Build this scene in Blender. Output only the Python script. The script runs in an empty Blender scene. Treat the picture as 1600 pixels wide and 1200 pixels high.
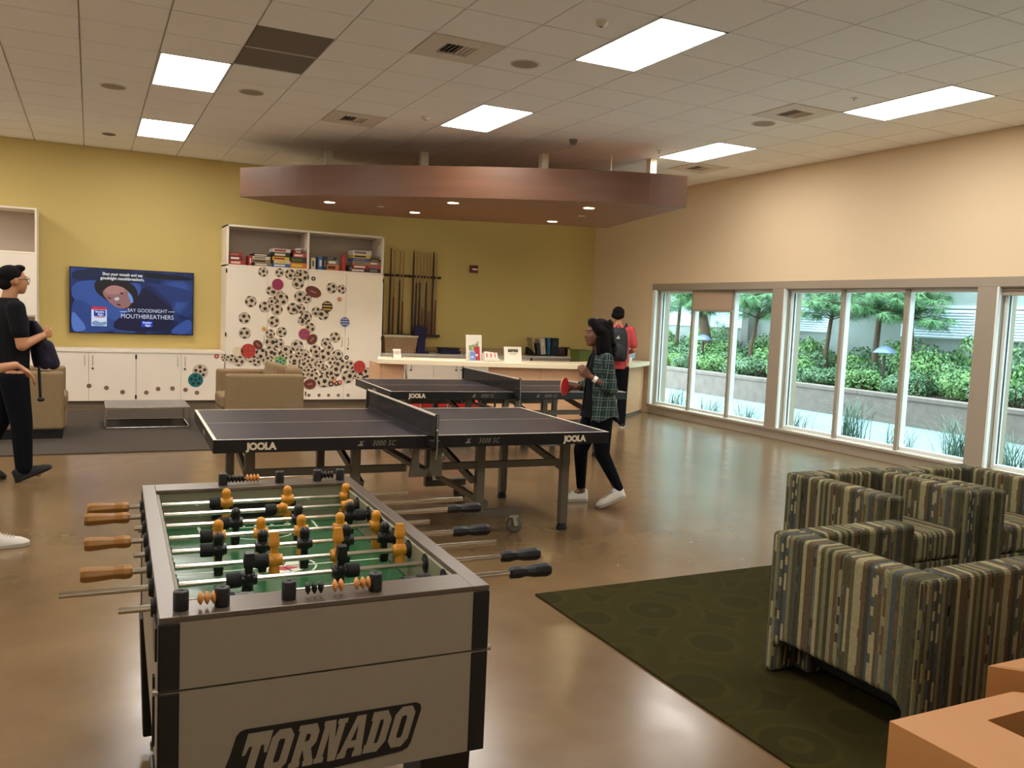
import bpy, bmesh, math, random
from mathutils import Vector, Matrix, Euler
import numpy as np
random.seed(7)
S = bpy.context.scene
COL = S.collection
PI = math.pi
V = Vector

# ---------------------------------------------------------------- camera, world, exposure
YAW, PITCH, ROLL = 0.46035, 0.082014, 0.042526
EYE = 1.590
def cam_axes():
    f = V((math.sin(YAW)*math.cos(PITCH), math.cos(YAW)*math.cos(PITCH), -math.sin(PITCH)))
    r = V((math.cos(YAW), -math.sin(YAW), 0)); u = r.cross(f)
    c, s = math.cos(ROLL), math.sin(ROLL)
    return c*r+s*u, -s*r+c*u, f
CR, CU, CF = cam_axes()
cd = bpy.data.cameras.new('camera'); cam = bpy.data.objects.new('camera', cd); COL.objects.link(cam)
cd.sensor_fit = 'HORIZONTAL'; cd.sensor_width = 36; cd.lens = 1335.06*36/1600; cd.clip_start = .05; cd.clip_end = 200
mw = Matrix((( CR.x, CU.x, -CF.x, 0), (CR.y, CU.y, -CF.y, 0), (CR.z, CU.z, -CF.z, EYE), (0,0,0,1)))
cam.matrix_world = mw
S.camera = cam
S.view_settings.view_transform = 'Standard'; S.view_settings.look = 'None'
S.view_settings.gamma = 1; S.view_settings.use_curve_mapping = False
S.view_settings.exposure = 1.62
w = bpy.data.worlds.new('overcast_sky'); S.world = w; w.use_nodes = True
bg = w.node_tree.nodes['Background']; bg.inputs[0].default_value = (0.80, 0.93, 1.0, 1); bg.inputs[1].default_value = 2.75
LAMP = 7.0            # strength of the ceiling troffers
LAMP_COL = (1.0, 0.965, 0.915)

# ---------------------------------------------------------------- materials
def lin(c):
    c = c/255.0
    return c/12.92 if c <= .04045 else ((c+.055)/1.055)**2.4
def rgb(r, g, b): return (lin(r), lin(g), lin(b), 1)
_m = {}
def mat(name, col, rough=.6, metal=0, spec=.4, noise=0, nscale=20, bump=0, bscale=200, emit=None, estr=0, stretch=None, rvar=0):
    if name in _m: return _m[name]
    m = bpy.data.materials.new(name); m.use_nodes = True; nt = m.node_tree; b = nt.nodes['Principled BSDF']
    c = rgb(*col); b.inputs['Base Color'].default_value = c
    b.inputs['Roughness'].default_value = rough; b.inputs['Metallic'].default_value = metal
    b.inputs['Specular IOR Level'].default_value = spec
    if noise or bump or rvar:
        tc = nt.nodes.new('ShaderNodeTexCoord'); mp = nt.nodes.new('ShaderNodeMapping'); nt.links.new(tc.outputs['Object'], mp.inputs[0])
        if stretch: mp.inputs['Scale'].default_value = stretch
    if noise:
        n = nt.nodes.new('ShaderNodeTexNoise'); n.inputs['Scale'].default_value = nscale; n.inputs['Detail'].default_value = 5
        nt.links.new(mp.outputs[0], n.inputs['Vector'])
        r = nt.nodes.new('ShaderNodeMapRange'); r.inputs['From Min'].default_value = .3; r.inputs['From Max'].default_value = .7
        r.inputs['To Min'].default_value = 1-noise; r.inputs['To Max'].default_value = 1+noise
        nt.links.new(n.outputs['Fac'], r.inputs['Value'])
        mx = nt.nodes.new('ShaderNodeVectorMath'); mx.operation = 'SCALE'; mx.inputs[0].default_value = c[:3]
        nt.links.new(r.outputs[0], mx.inputs['Scale']); nt.links.new(mx.outputs[0], b.inputs['Base Color'])
    if bump:
        n2 = nt.nodes.new('ShaderNodeTexNoise'); n2.inputs['Scale'].default_value = bscale; n2.inputs['Detail'].default_value = 3
        nt.links.new(mp.outputs[0], n2.inputs['Vector'])
        bp = nt.nodes.new('ShaderNodeBump'); bp.inputs['Strength'].default_value = bump; bp.inputs['Distance'].default_value = .004
        nt.links.new(n2.outputs['Fac'], bp.inputs['Height']); nt.links.new(bp.outputs[0], b.inputs['Normal'])
    if emit:
        b.inputs['Emission Color'].default_value = rgb(*emit); b.inputs['Emission Strength'].default_value = estr
    _m[name] = m
    return m
def bsdf(m): return m.node_tree.nodes['Principled BSDF']
def ramp(nt, stops, interp='LINEAR'):
    r = nt.nodes.new('ShaderNodeValToRGB'); r.color_ramp.interpolation = interp
    el = r.color_ramp.elements
    while len(el) < len(stops): el.new(0.5)
    for e, (p, c) in zip(el, stops): e.position = p; e.color = rgb(*c)
    return r

# ---------------------------------------------------------------- mesh builder
class MB:
    """collects shapes and links them as one mesh object"""
    def __init__(s): s.v = []; s.f = []; s.mi = []; s.sm = []; s.k = 0
    def m(s, k): s.k = k; return s
    def add(s, vs, fs, smooth=False):
        o = len(s.v); s.v += [tuple(p) for p in vs]
        for f in fs: s.f.append(tuple(i+o for i in f)); s.mi.append(s.k); s.sm.append(smooth)
        return s
    def box(s, a, b, M=None):
        x0, y0, z0 = a; x1, y1, z1 = b
        x0, x1 = min(x0, x1), max(x0, x1); y0, y1 = min(y0, y1), max(y0, y1); z0, z1 = min(z0, z1), max(z0, z1)
        vs = [V(p) for p in ((x0,y0,z0),(x1,y0,z0),(x1,y1,z0),(x0,y1,z0),(x0,y0,z1),(x1,y0,z1),(x1,y1,z1),(x0,y1,z1))]
        if M: vs = [M@p for p in vs]
        return s.add(vs, [(0,3,2,1),(4,5,6,7),(0,1,5,4),(1,2,6,5),(2,3,7,6),(3,0,4,7)])
    def cbox(s, c, d, M=None):
        h = [x/2 for x in d]
        return s.box([c[i]-h[i] for i in range(3)], [c[i]+h[i] for i in range(3)], M)
    def cyl(s, p0, p1, r0, r1=None, n=16, caps=True, smooth=True, sq=1.0):
        r1 = r0 if r1 is None else r1; p0 = V(p0); p1 = V(p1); d = (p1-p0).normalized()
        a = d.orthogonal().normalized() if abs(d.z) < .999 else V((1,0,0)); b = d.cross(a)
        vs = []
        for p, r in ((p0, r0), (p1, r1)):
            for i in range(n):
                t = 2*PI*i/n; vs.append(p+a*(math.cos(t)*r)+b*(math.sin(t)*r*sq))
        s.add(vs, [(i, (i+1)%n, n+(i+1)%n, n+i) for i in range(n)], smooth)
        if caps:
            s.add(vs[:n], [tuple(reversed(range(n)))]); s.add(vs[n:], [tuple(range(n))])
        return s
    def bar(s, p0, p1, w, h, up=(0,0,1)):
        """rectangular bar from p0 to p1"""
        p0 = V(p0); p1 = V(p1); d = (p1-p0).normalized(); up = V(up)
        if abs(d.dot(up)) > .99: up = V((1,0,0))
        a = d.cross(up).normalized(); b = a.cross(d)
        vs = []
        for p in (p0, p1):
            for sx, sy in ((-1,-1),(1,-1),(1,1),(-1,1)): vs.append(p+a*(sx*w/2)+b*(sy*h/2))
        return s.add(vs, [(0,1,2,3)[::-1],(4,5,6,7),(0,1,5,4),(1,2,6,5),(2,3,7,6),(3,0,4,7)])
    def tube(s, pts, r, n=8, closed=False):
        pts = [V(p) for p in pts]; N = len(pts); vs = []; prev = None
        rr = r if isinstance(r, (list, tuple)) else [r]*N
        for i, p in enumerate(pts):
            if closed: d = pts[(i+1)%N]-pts[i-1]
            else: d = pts[min(i+1, N-1)]-pts[max(i-1, 0)]
            d.normalize()
            if prev is None: a = d.orthogonal().normalized()
            else: a = (prev-d*prev.dot(d)).normalized()
            prev = a; b = d.cross(a)
            for k in range(n):
                t = 2*PI*k/n; vs.append(p+a*math.cos(t)*rr[i]+b*math.sin(t)*rr[i])
        fs = []
        for i in range(N if closed else N-1):
            j = (i+1)%N
            for k in range(n): fs.append((i*n+k, i*n+(k+1)%n, j*n+(k+1)%n, j*n+k))
        s.add(vs, fs, True)
        if not closed:
            s.add(vs[:n], [tuple(reversed(range(n)))]); s.add(vs[-n:], [tuple(range(n))])
        return s
    def lathe(s, prof, c=(0,0,0), n=20, M=None, sx=1, sy=1):
        """prof: (radius, height) pairs around local z"""
        vs = []; c = V(c)
        for r, z in prof:
            for k in range(n):
                t = 2*PI*k/n; p = V((math.cos(t)*r*sx, math.sin(t)*r*sy, z))
                vs.append((M@p if M else p)+c)
        fs = []
        for i in range(len(prof)-1):
            for k in range(n): fs.append((i*n+k, i*n+(k+1)%n, (i+1)*n+(k+1)%n, (i+1)*n+k))
        s.add(vs, fs, True)
        if prof[0][0] > 1e-4: s.add(vs[:n], [tuple(reversed(range(n)))])
        if prof[-1][0] > 1e-4: s.add(vs[-n:], [tuple(range(n))])
        return s
    def ball(s, c, r, n=16, m=10, M=None):
        r = r if isinstance(r, (list, tuple)) else (r, r, r); vs = []; c = V(c)
        for i in range(m+1):
            ph = PI*i/m
            for k in range(n):
                t = 2*PI*k/n; p = V((math.sin(ph)*math.cos(t)*r[0], math.sin(ph)*math.sin(t)*r[1], -math.cos(ph)*r[2]))
                vs.append((M@p if M else p)+c)
        fs = [(i*n+k, i*n+(k+1)%n, (i+1)*n+(k+1)%n, (i+1)*n+k) for i in range(m) for k in range(n)]
        return s.add(vs, fs, True)
    def prism(s, poly, z0, z1, M=None):
        """polygon in xy, extruded along z"""
        n = len(poly); vs = [V((x, y, z0)) for x, y in poly]+[V((x, y, z1)) for x, y in poly]
        if M: vs = [M@p for p in vs]
        return s.add(vs, [tuple(reversed(range(n))), tuple(range(n, 2*n))]+[(i, (i+1)%n, n+(i+1)%n, n+i) for i in range(n)])
    def build(s, name, mats, parent=None, bevel=0, seg=2, loc=None, kind=None, subsurf=0):
        me = bpy.data.meshes.new(name); me.from_pydata(s.v, [], s.f)
        for x in (mats if isinstance(mats, (list, tuple)) else [mats]): me.materials.append(x)
        me.polygons.foreach_set('material_index', s.mi); me.polygons.foreach_set('use_smooth', s.sm); me.update()
        o = bpy.data.objects.new(name, me); COL.objects.link(o)
        if parent: o.parent = parent
        if loc: o.location = loc
        if bevel:
            b = o.modifiers.new('b', 'BEVEL'); b.width = bevel; b.segments = seg; b.limit_method = 'ANGLE'; b.angle_limit = math.radians(40)
            b.harden_normals = False
        if subsurf:
            b = o.modifiers.new('s', 'SUBSURF'); b.levels = subsurf; b.render_levels = subsurf
        if kind: o['kind'] = kind
        return o
def tag(o, label, cat, group=None, kind=None):
    o['label'] = label; o['category'] = cat
    if group: o['group'] = group
    if kind: o['kind'] = kind
    return o
def thing(name, label, cat, loc=(0,0,0), rz=0, group=None):
    o = bpy.data.objects.new(name, None); COL.objects.link(o); o.location = loc; o.rotation_euler = (0,0,rz)
    o.empty_display_size = .1
    return tag(o, label, cat, group)
def struct(mb, name, mats, parent=None, **k):
    o = mb.build(name, mats, parent, **k)
    if not parent: o['kind'] = 'structure'
    return o
def dup(root, loc=None, rz=None, label=None, group=None, name=None):
    """a copy of a thing with copies of its parts and sub-parts"""
    def cp(o, par):
        c = o.copy(); COL.objects.link(c); c.parent = par
        for ch in o.children: cp(ch, c)
        return c
    r = cp(root, root.parent)
    if loc is not None: r.location = loc
    if rz is not None: r.rotation_euler = (0,0,rz)
    if label: r['label'] = label
    if group: r['group'] = group
    if name: r.name = name
    return r
def plate(mb, name, mats, parent=None, **k): return mb.build(name, mats, parent, **k)
def text_obj(name, txt, size, M, mat_, parent=None, shear=0, bold=0, depth=.0006, sx=1.0, spacing=1.0, align='CENTER'):
    """flat lettering in the xy plane of matrix M, converted to a mesh"""
    cu = bpy.data.curves.new(name, 'FONT'); cu.body = txt; cu.size = size; cu.shear = shear; cu.offset = bold; cu.extrude = depth
    cu.align_x = align; cu.align_y = 'CENTER'; cu.space_character = spacing; cu.resolution_u = 4
    t = bpy.data.objects.new(name, cu); COL.objects.link(t)
    me = bpy.data.meshes.new_from_object(t.evaluated_get(bpy.context.evaluated_depsgraph_get()))
    bpy.data.objects.remove(t); bpy.data.curves.remove(cu)
    me.transform(M@Matrix.Diagonal((sx, 1, 1, 1))); me.materials.clear(); me.materials.append(mat_)
    o = bpy.data.objects.new(name, me); COL.objects.link(o)
    if parent: o.parent = parent
    return o
def frame_mat(o, x, y):
    """matrix with origin o, local x axis x, local y axis y"""
    x = V(x).normalized(); y = V(y).normalized(); z = x.cross(y); o = V(o)
    return Matrix(((x.x, y.x, z.x, o.x), (x.y, y.y, z.y, o.y), (x.z, y.z, z.z, o.z), (0,0,0,1)))

H = 3.746; XR = 8.6; YB = 14.05; XL = -7.2; YF = -3.4
GX0, GY0, GP = .539, 8.328, .622      # ceiling grid

# ---------------------------------------------------------------- shared materials
M_yellow = mat('yellow_wall_paint', (206,182,112), .75, bump=.05)
M_beige = mat('beige_wall_paint', (228,204,168), .75, bump=.05)
M_tile = mat('white_ceiling_tile', (252,249,244), .9, noise=.03, nscale=60, bump=.15, bscale=300)
M_grid = mat('ceiling_grid_metal', (214,206,194), .6)
M_trim = mat('tan_window_trim', (160,146,128), .5)
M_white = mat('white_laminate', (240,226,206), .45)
M_whitef = mat('white_window_frame', (236,240,236), .35)
M_chrome = mat('chrome', (200,196,188), .18, 1)
M_black = mat('black_plastic', (20,19,18), .45)
M_blackm = mat('black_rubber', (26,25,24), .8)
M_gray = mat('grey_steel_paint', (104,96,84), .45, noise=.04, nscale=8)
M_emitw = None
# ================================================================ THE SETTING
def concrete():
    m = mat('polished_concrete', (150,134,112), .22, spec=.62); nt = m.node_tree; b = bsdf(m)
    tc = nt.nodes.new('ShaderNodeTexCoord')
    n = nt.nodes.new('ShaderNodeTexNoise'); n.inputs['Scale'].default_value = 1.1; n.inputs['Detail'].default_value = 8; n.inputs['Roughness'].default_value = .62
    nt.links.new(tc.outputs['Object'], n.inputs['Vector'])
    r = ramp(nt, [(.25, (100,78,52)), (.5, (114,90,61)), (.75, (128,103,72))]); nt.links.new(n.outputs['Fac'], r.inputs[0])
    nt.links.new(r.outputs[0], b.inputs['Base Color'])
    n2 = nt.nodes.new('ShaderNodeTexNoise'); n2.inputs['Scale'].default_value = 5; n2.inputs['Detail'].default_value = 6
    nt.links.new(tc.outputs['Object'], n2.inputs['Vector'])
    mr = nt.nodes.new('ShaderNodeMapRange'); mr.inputs['To Min'].default_value = .15; mr.inputs['To Max'].default_value = .32
    nt.links.new(n2.outputs['Fac'], mr.inputs['Value']); nt.links.new(mr.outputs[0], b.inputs['Roughness'])
    bp = nt.nodes.new('ShaderNodeBump'); bp.inputs['Strength'].default_value = .006; bp.inputs['Distance'].default_value = .01
    nt.links.new(n2.outputs['Fac'], bp.inputs['Height']); nt.links.new(bp.outputs[0], b.inputs['Normal'])
    return m
M_conc = concrete()
struct(MB().box((XL,YF,-.12), (XR+.02,YB+.1,0)), 'floor', M_conc)
struct(MB().box((XL-.1,YB,-.05), (XR+.02,YB+.15,H+.2)), 'wall_back', M_yellow)
struct(MB().box((XL-.15,YF,-.05), (XL,YB,H+.2)), 'wall_left', mat('cream_wall_paint', (246,242,234), .75))
struct(MB().box((XL-.1,YF-.15,-.05), (XR+.2,YF,H+.2)), 'wall_front', mat('cream_wall_paint', (246,242,234), .75))
# window wall: openings per bay
ZS, ZT = .155, 2.09
WT = .30                                     # wall thickness
bays = [(9.20, 12.00), (6.10, 8.98), (2.98, 5.88), (-.12, 2.76)]
ww = MB()
ww.box((XR,YF,ZT+.10), (XR+WT,YB+.15,H+.2))
ww.box((XR,YF,-.05), (XR+WT,YB+.15,ZS-.03))
edges = [YF]+[e for b in reversed(bays) for e in b]+[YB+.15]
for i in range(0, len(edges), 2):
    ww.box((XR,edges[i],ZS-.03), (XR+WT,edges[i+1],ZT+.10))
struct(ww, 'wall_right', M_beige)
# tan casing around the windows
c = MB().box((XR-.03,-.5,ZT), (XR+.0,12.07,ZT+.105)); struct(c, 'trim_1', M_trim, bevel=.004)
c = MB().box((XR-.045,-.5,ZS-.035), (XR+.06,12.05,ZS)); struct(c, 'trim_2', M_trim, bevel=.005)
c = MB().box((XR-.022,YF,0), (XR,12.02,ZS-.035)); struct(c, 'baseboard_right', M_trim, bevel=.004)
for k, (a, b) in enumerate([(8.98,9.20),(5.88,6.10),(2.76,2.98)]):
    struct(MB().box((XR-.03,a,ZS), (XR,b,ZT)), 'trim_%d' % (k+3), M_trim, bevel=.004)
struct(MB().box((XR-.03,12.0,ZS), (XR,12.05,ZT)), 'trim_6', M_whitef, bevel=.003)
struct(MB().box((XL,YB-.015,0), (XR,YB,.1)), 'baseboard_back', mat('grey_rubber_base', (120,108,92), .6))

def glassmat():
    m = bpy.data.materials.new('window_glass'); m.use_nodes = True; nt = m.node_tree
    for n in list(nt.nodes): nt.nodes.remove(n)
    out = nt.nodes.new('ShaderNodeOutputMaterial'); tr = nt.nodes.new('ShaderNodeBsdfTransparent'); tr.inputs[0].default_value = (.86,.95,.94,1)
    gl = nt.nodes.new('ShaderNodeBsdfGlossy'); gl.inputs['Roughness'].default_value = .02
    fr = nt.nodes.new('ShaderNodeMath'); fr.operation = 'POWER'; fr.inputs[1].default_value = 5; lw = nt.nodes.new('ShaderNodeLayerWeight'); lw.inputs[0].default_value = .5; nt.links.new(lw.outputs['Facing'], fr.inputs[0]); mx = nt.nodes.new('ShaderNodeMixShader')
    nt.links.new(fr.outputs[0], mx.inputs[0]); nt.links.new(tr.outputs[0], mx.inputs[1]); nt.links.new(gl.outputs[0], mx.inputs[2]); nt.links.new(mx.outputs[0], out.inputs[0])
    return m
M_glass = glassmat()
M_gasket = mat('dark_window_gasket', (60,68,74), .5)
def window(n, a, b, blind=None, blindtop=False):
    r = bpy.data.objects.new('window_%d' % n, None); COL.objects.link(r); r.location = (XR,a,0); r['kind'] = 'structure'
    L = b-a; X0, X1 = .09, .17
    # deep white jambs and head
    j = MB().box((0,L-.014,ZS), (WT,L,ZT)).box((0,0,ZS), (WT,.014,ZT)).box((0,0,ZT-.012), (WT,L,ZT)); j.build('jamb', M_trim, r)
    MB().box((-.03,L-.026,ZS), (.02,L-.002,ZT)).build('jamb_edge', M_whitef, r, bevel=.003)
    f = MB().box((X0,.014,ZS), (X1,.054,ZT-.012)).box((X0,L-.054,ZS), (X1,L-.014,ZT-.012)).box((X0,.05,ZS), (X1,L-.05,ZS+.045)).box((X0,.05,ZT-.05), (X1,L-.05,ZT-.012))
    f.build('frame', M_whitef, r, bevel=.003)
    g = MB().box((X0+.03,.052,ZS+.045), (X0+.05,.06,ZT-.05)).box((X0+.03,L-.06,ZS+.045), (X0+.05,L-.052,ZT-.05)); g.build('gasket', M_gasket, r)
    xs = [.054, L/3-.02, L/3+.02, 2*L/3-.02, 2*L/3+.02, L-.054]
    for k in (1, 3):
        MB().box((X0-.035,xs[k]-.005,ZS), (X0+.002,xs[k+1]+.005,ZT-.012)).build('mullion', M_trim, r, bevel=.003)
        MB().box((X0,xs[k]-.012,ZS), (X1,xs[k+1]+.012,ZT-.012)).build('mullion', M_whitef, r, bevel=.003)
    for k in (0, 2, 4):
        MB().box((X0+.035,xs[k]+.002,ZS+.045), (X0+.041,xs[k+1]-.002,ZT-.05)).build('pane', M_glass, r)
    return r
for k, (a, b) in enumerate(bays): window(k+1, a, b)
M_blind = mat('beige_roller_fabric', (186,162,138), .8)
def blind(y0, y1, z0, label):
    t = thing('roller_blind', label, 'blind', (XR+.02,(y0+y1)/2,ZT))
    w_ = (y1-y0)/2
    MB().box((.012,-w_,z0-ZT+.03), (.016,w_,-.03)).build('fabric', M_blind, t)
    MB().box((.0,-w_,z0-ZT), (.028,w_,z0-ZT+.035)).build('hem_bar', M_trim, t, bevel=.004)
    MB().cyl((.014,-w_,-.03), (.014,w_,-.03), .016, n=12).build('roller', M_trim, t)
blind(10.10, 11.03, 1.75, 'beige roller blind partly lowered over middle pane of far left window')
blind(3.0, 5.86, 2.0, 'beige roller blind rolled almost fully up in window at right edge')

# ---------------------------------------------------------------- ceiling
M_lamp = mat('lit_diffuser', (250,244,230), .6)
b_ = bsdf(M_lamp); b_.inputs['Emission Color'].default_value = (*LAMP_COL, 1); b_.inputs['Emission Strength'].default_value = LAMP
ce = MB().box((XL-.1,YF-.1,H+.02), (XR+.2,YB+.15,H+.2)); ceil = struct(ce, 'ceiling', M_grid)
lights = [(x, y) for x in (-5.38, -2.26, .85, 3.96, 7.07) for y in (2.73, 5.84, 8.95, 12.06) if not (x > 3 and y > 12)]+[(.85,-.38)]  # lone rearmost light is added behind the camera to brighten the foosball front
occupied = set()
def cell(x, y): return (math.floor((x-GX0)/GP+1e-6), math.floor((y-GY0)/GP+1e-6))
for x, y in lights: occupied |= {cell(x, y-.3), cell(x, y+.3)}
vents = [(2.716,6.773), (2.716,9.883), (6.448,6.773), (7.69,9.883)]
for q in vents: occupied.add(cell(*q))
panel = (1.472, 7.706); occupied |= {cell(1.472,7.4), cell(1.472,8.0)}
def px(P):
    d = V(P)-V((0,0,EYE)); z = d.dot(CF)
    if z <= .05: return None
    return (800+1335.06*d.dot(CR)/z, 600-1335.06*d.dot(CU)/z, z)
tm = MB().box((-GP/2+.006,-GP/2+.006,0), (GP/2-.006,GP/2-.006,.016)); first = None
rest = MB(); cells = []
for i in range(-13, 14):
    for j in range(-19, 10):
        cx, cy = GX0+(i+.5)*GP, GY0+(j+.5)*GP
        x0, x1, y0, y1 = max(cx-GP/2+.007, XL+.005), min(cx+GP/2-.007, XR-.005), max(cy-GP/2+.007, YF+.005), min(cy+GP/2-.007, YB-.005)
        if x1-x0 < .04 or y1-y0 < .04 or (i, j) in occupied: continue
        corners = [px((a, b, H)) for a in (x0, x1) for b in (y0, y1)]
        vis = all(c_ for c_ in corners) and any(-20 < c_[0] < 1620 and -20 < c_[1] < 700 for c_ in corners)
        d = min(c_[2] for c_ in corners if c_) if vis else 99
        cells.append((d, vis, cx, cy, x0, x1, y0, y1))
cells.sort()
for n, (d, vis, cx, cy, x0, x1, y0, y1) in enumerate(cells):
    full = (x1-x0) > GP-.015 and (y1-y0) > GP-.015
    if vis and n < 295:
        if full:
            if first is None: first = tm.build('ceiling_tile', M_tile, ceil); o = first
            else: o = first.copy(); COL.objects.link(o)
            o.location = (cx, cy, H)
        else: MB().box((x0,y0,H), (x1,y1,H+.016)).build('ceiling_tile', M_tile, ceil)
    else: rest.box((x0,y0,H), (x1,y1,H+.016))
rest.build('ceiling_tiles', M_tile, ceil, kind='stuff')

def troffer(x, y, label):
    t = thing('ceiling_light', label, 'light', (x, y, H), 0, 'recessed troffer lights')
    a, b = .305, .616
    MB().box((-a,-b,-.004), (-a+.014,b,.019)).box((a-.014,-b,-.004), (a,b,.019)).box((-a,-b,-.004), (a,-b+.014,.019)).box((-a,b-.014,-.004), (a,b,.019)).build('frame', M_whitef, t)
    MB().box((-a+.013,-b+.013,.0), (a-.013,b-.013,.012)).build('diffuser', M_lamp, t)
names = {(.85,5.84): 'lit ceiling light whose edge just shows at the top left', (.85,8.95): 'lit rectangular ceiling light beside the dark grille, upper left', (.85,12.06): 'lit ceiling light nearest the yellow wall above the television',
 (3.96,5.84): 'largest lit ceiling light, upper middle right', (3.96,8.95): 'lit ceiling light in the middle just before the wooden canopy', (7.07,8.95): 'lit ceiling light just right of the wooden canopy end', (7.07,5.84): 'long lit ceiling light nearest the window wall at upper right'}
for x, y in lights: troffer(x, y, names.get((x, y), 'lit ceiling light outside the picture, %s column, %s row' % ({-5.38:'first',-2.26:'second',.85:'third',3.96:'fourth',7.07:'fifth'}[x], {-.38:'added rearmost',2.73:'nearest',5.84:'second',8.95:'third',12.06:'farthest'}[y])))
M_dark = mat('dark_grille_metal', (116,106,94), .7)
t = thing('return_air_grille', 'dark square return air grille in ceiling beside a lit light', 'grille', (panel[0],panel[1],H))
for sy in (-1, 1):
    g = MB().box((-.300,min(sy*.01,sy*.612),.004), (.300,max(sy*.01,sy*.612),.014)); g.build('grille_panel', M_dark, t)
MB().box((-.305,-.008,-.002), (.305,.008,.012)).build('divider', M_grid, t)
M_ventw = mat('vent_white_metal', (222,213,200), .5); M_vdark = mat('vent_dark', (48,42,34), .8)
vl = ['square ceiling air vent left of the round speaker, top middle', 'ceiling air vent further back above the wooden canopy', 'square ceiling air vent beside the right hand round speaker', 'small ceiling air vent behind the light near the wall corner']
for (x, y), lb in zip(vents, vl):
    t = thing('ceiling_vent', lb, 'vent', (x, y, H), 0, 'ceiling air vents')
    a, b = .304, .135
    MB().box((-a,-a,-.006), (-b,a,.012)).box((b,-a,-.006), (a,a,.012)).box((-b,-a,-.006), (b,-b,.012)).box((-b,b,-.006), (b,a,.012)).build('face_plate', M_ventw, t, bevel=.003)
    MB().box((-b,-b,.014), (b,b,.018)).build('duct_opening', M_vdark, t)
    for k in range(7):
        MB().box((-.001,-b,-.010), (.001,b,.010), Matrix.Translation((-b+.020+k*.0385,0,.004))@Matrix.Rotation(.7 if k < 4 else -.7, 4, 'Y')).build('slat', M_ventw, t)
M_spk = mat('speaker_mesh', (164,152,134), .7, noise=.15, nscale=400)
for (x, y), lb in zip([(.209,9.946),(1.484,9.308),(3.368,6.808),(6.504,7.288)], ['round ceiling speaker furthest left', 'round ceiling speaker right of the upper left light', 'round ceiling speaker at top middle beside a vent', 'round ceiling speaker near the window wall']):
    t = thing('ceiling_speaker', lb, 'speaker', (x, y, H), 0, 'round ceiling speakers')
    MB().lathe([(.0,-.006),(.10,-.007),(.118,-.004)], n=32).build('speaker_grille', M_spk, t)
    MB().lathe([(.118,-.005),(.126,-.007),(.130,-.001)], n=32).build('rim', M_ventw, t)
M_sens = mat('sensor_plastic', (226,216,202), .5)
def sensor(x, y, r, h, name, label, cat, dark=False):
    t = thing(name, label, cat, (x, y, H))
    MB().lathe([(r*.0,-h),(r*.6,-h),(r*.85,-h*.7),(r,-h*.25),(r,0)], n=20).build('housing', M_dark if dark else M_sens, t)
    MB().lathe([(0,-h-.004),(r*.25,-h-.003),(r*.3,-h)], n=12).build('lens', M_dark, t)
sensor(3.353, 5.541, .05, .035, 'smoke_detector', 'small round smoke detector left of the largest light', 'detector')
sensor(3.372, 9.267, .05, .03, 'smoke_detector', 'small round detector left of the middle light', 'detector')
sensor(5.303, 9.288, .05, .06, 'ceiling_camera', 'small dome camera on ceiling right of the middle light', 'camera', True)
sensor(.219, 12.85, .085, .012, 'recessed_downlight', 'small dark unlit recessed downlight left of far left light', 'light', True)
def sprinkler(x, y, label):
    t = thing('sprinkler_head', label, 'sprinkler', (x, y, H), 0, 'ceiling sprinklers')
    MB().lathe([(0,-.006),(.03,-.005),(.035,0)], n=16).build('escutcheon', M_sens, t)
    MB().cyl((0,0,-.03), (0,0,-.004), .006, n=8).cyl((0,0,-.034), (0,0,-.03), .016, n=12).build('deflector', M_chrome, t)
sprinkler(6.511, 9.189, 'small ceiling sprinkler at left tip of the light by the canopy'); sprinkler(6.438, 6.001, 'small ceiling sprinkler left of the light nearest the window wall')

# ---------------------------------------------------------------- wood canopy
def wood(name, c1, c2, rough=.45, scale=(1,14,14), axis='Object'):
    m = mat(name, c1, rough, spec=.4); nt = m.node_tree; b = bsdf(m)
    tc = nt.nodes.new('ShaderNodeTexCoord'); mp = nt.nodes.new('ShaderNodeMapping'); mp.inputs['Scale'].default_value = scale
    nt.links.new(tc.outputs[axis], mp.inputs[0])
    n = nt.nodes.new('ShaderNodeTexNoise'); n.inputs['Scale'].default_value = 1.6; n.inputs['Detail'].default_value = 7; n.inputs['Distortion'].default_value = .6
    nt.links.new(mp.outputs[0], n.inputs['Vector'])
    r = ramp(nt, [(.3, c1), (.7, c2)]); nt.links.new(n.outputs['Fac'], r.inputs[0]); nt.links.new(r.outputs[0], b.inputs['Base Color'])
    return m
M_canopy = wood('canopy_maple_veneer', (100,66,44), (112,74,50), .4, (.6,.6,7))
M_canopyu = wood('canopy_underside_veneer', (140,98,72), (150,106,78), .5, (3,3,16))
Fp = [(1.80,12.10),(2.485,11.25),(3.10,10.72),(3.71,10.28),(4.671,9.62),(5.583,9.10),(6.10,8.88),(6.66,8.76)]
Bp = [(7.29,11.59),(6.60,11.88),(6.108,12.08),(4.829,12.62),(3.90,12.86),(3.28,12.90),(2.60,12.66)]
def smooth_poly(p, it=2):
    for _ in range(it):
        q = [p[0]]
        for a, b in zip(p[:-1], p[1:]):
            q += [(a[0]*.75+b[0]*.25, a[1]*.75+b[1]*.25), (a[0]*.25+b[0]*.75, a[1]*.25+b[1]*.75)]
        p = q+[p[-1]]
    return p
outl = smooth_poly(Fp)+smooth_poly(Bp)
cx_ = sum(p[0] for p in outl)/len(outl); cy_ = sum(p[1] for p in outl)/len(outl)
CZ0, CZ1 = 3.0, 3.385
t = thing('ceiling_canopy', 'curved wooden ceiling canopy hung over the counter', 'canopy', (cx_,cy_,CZ0))
pl = [(x-cx_, y-cy_) for x, y in outl]
n_ = len(pl)
fas = MB()
inner = [(x*.985, y*.985) for x, y in pl]
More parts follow.
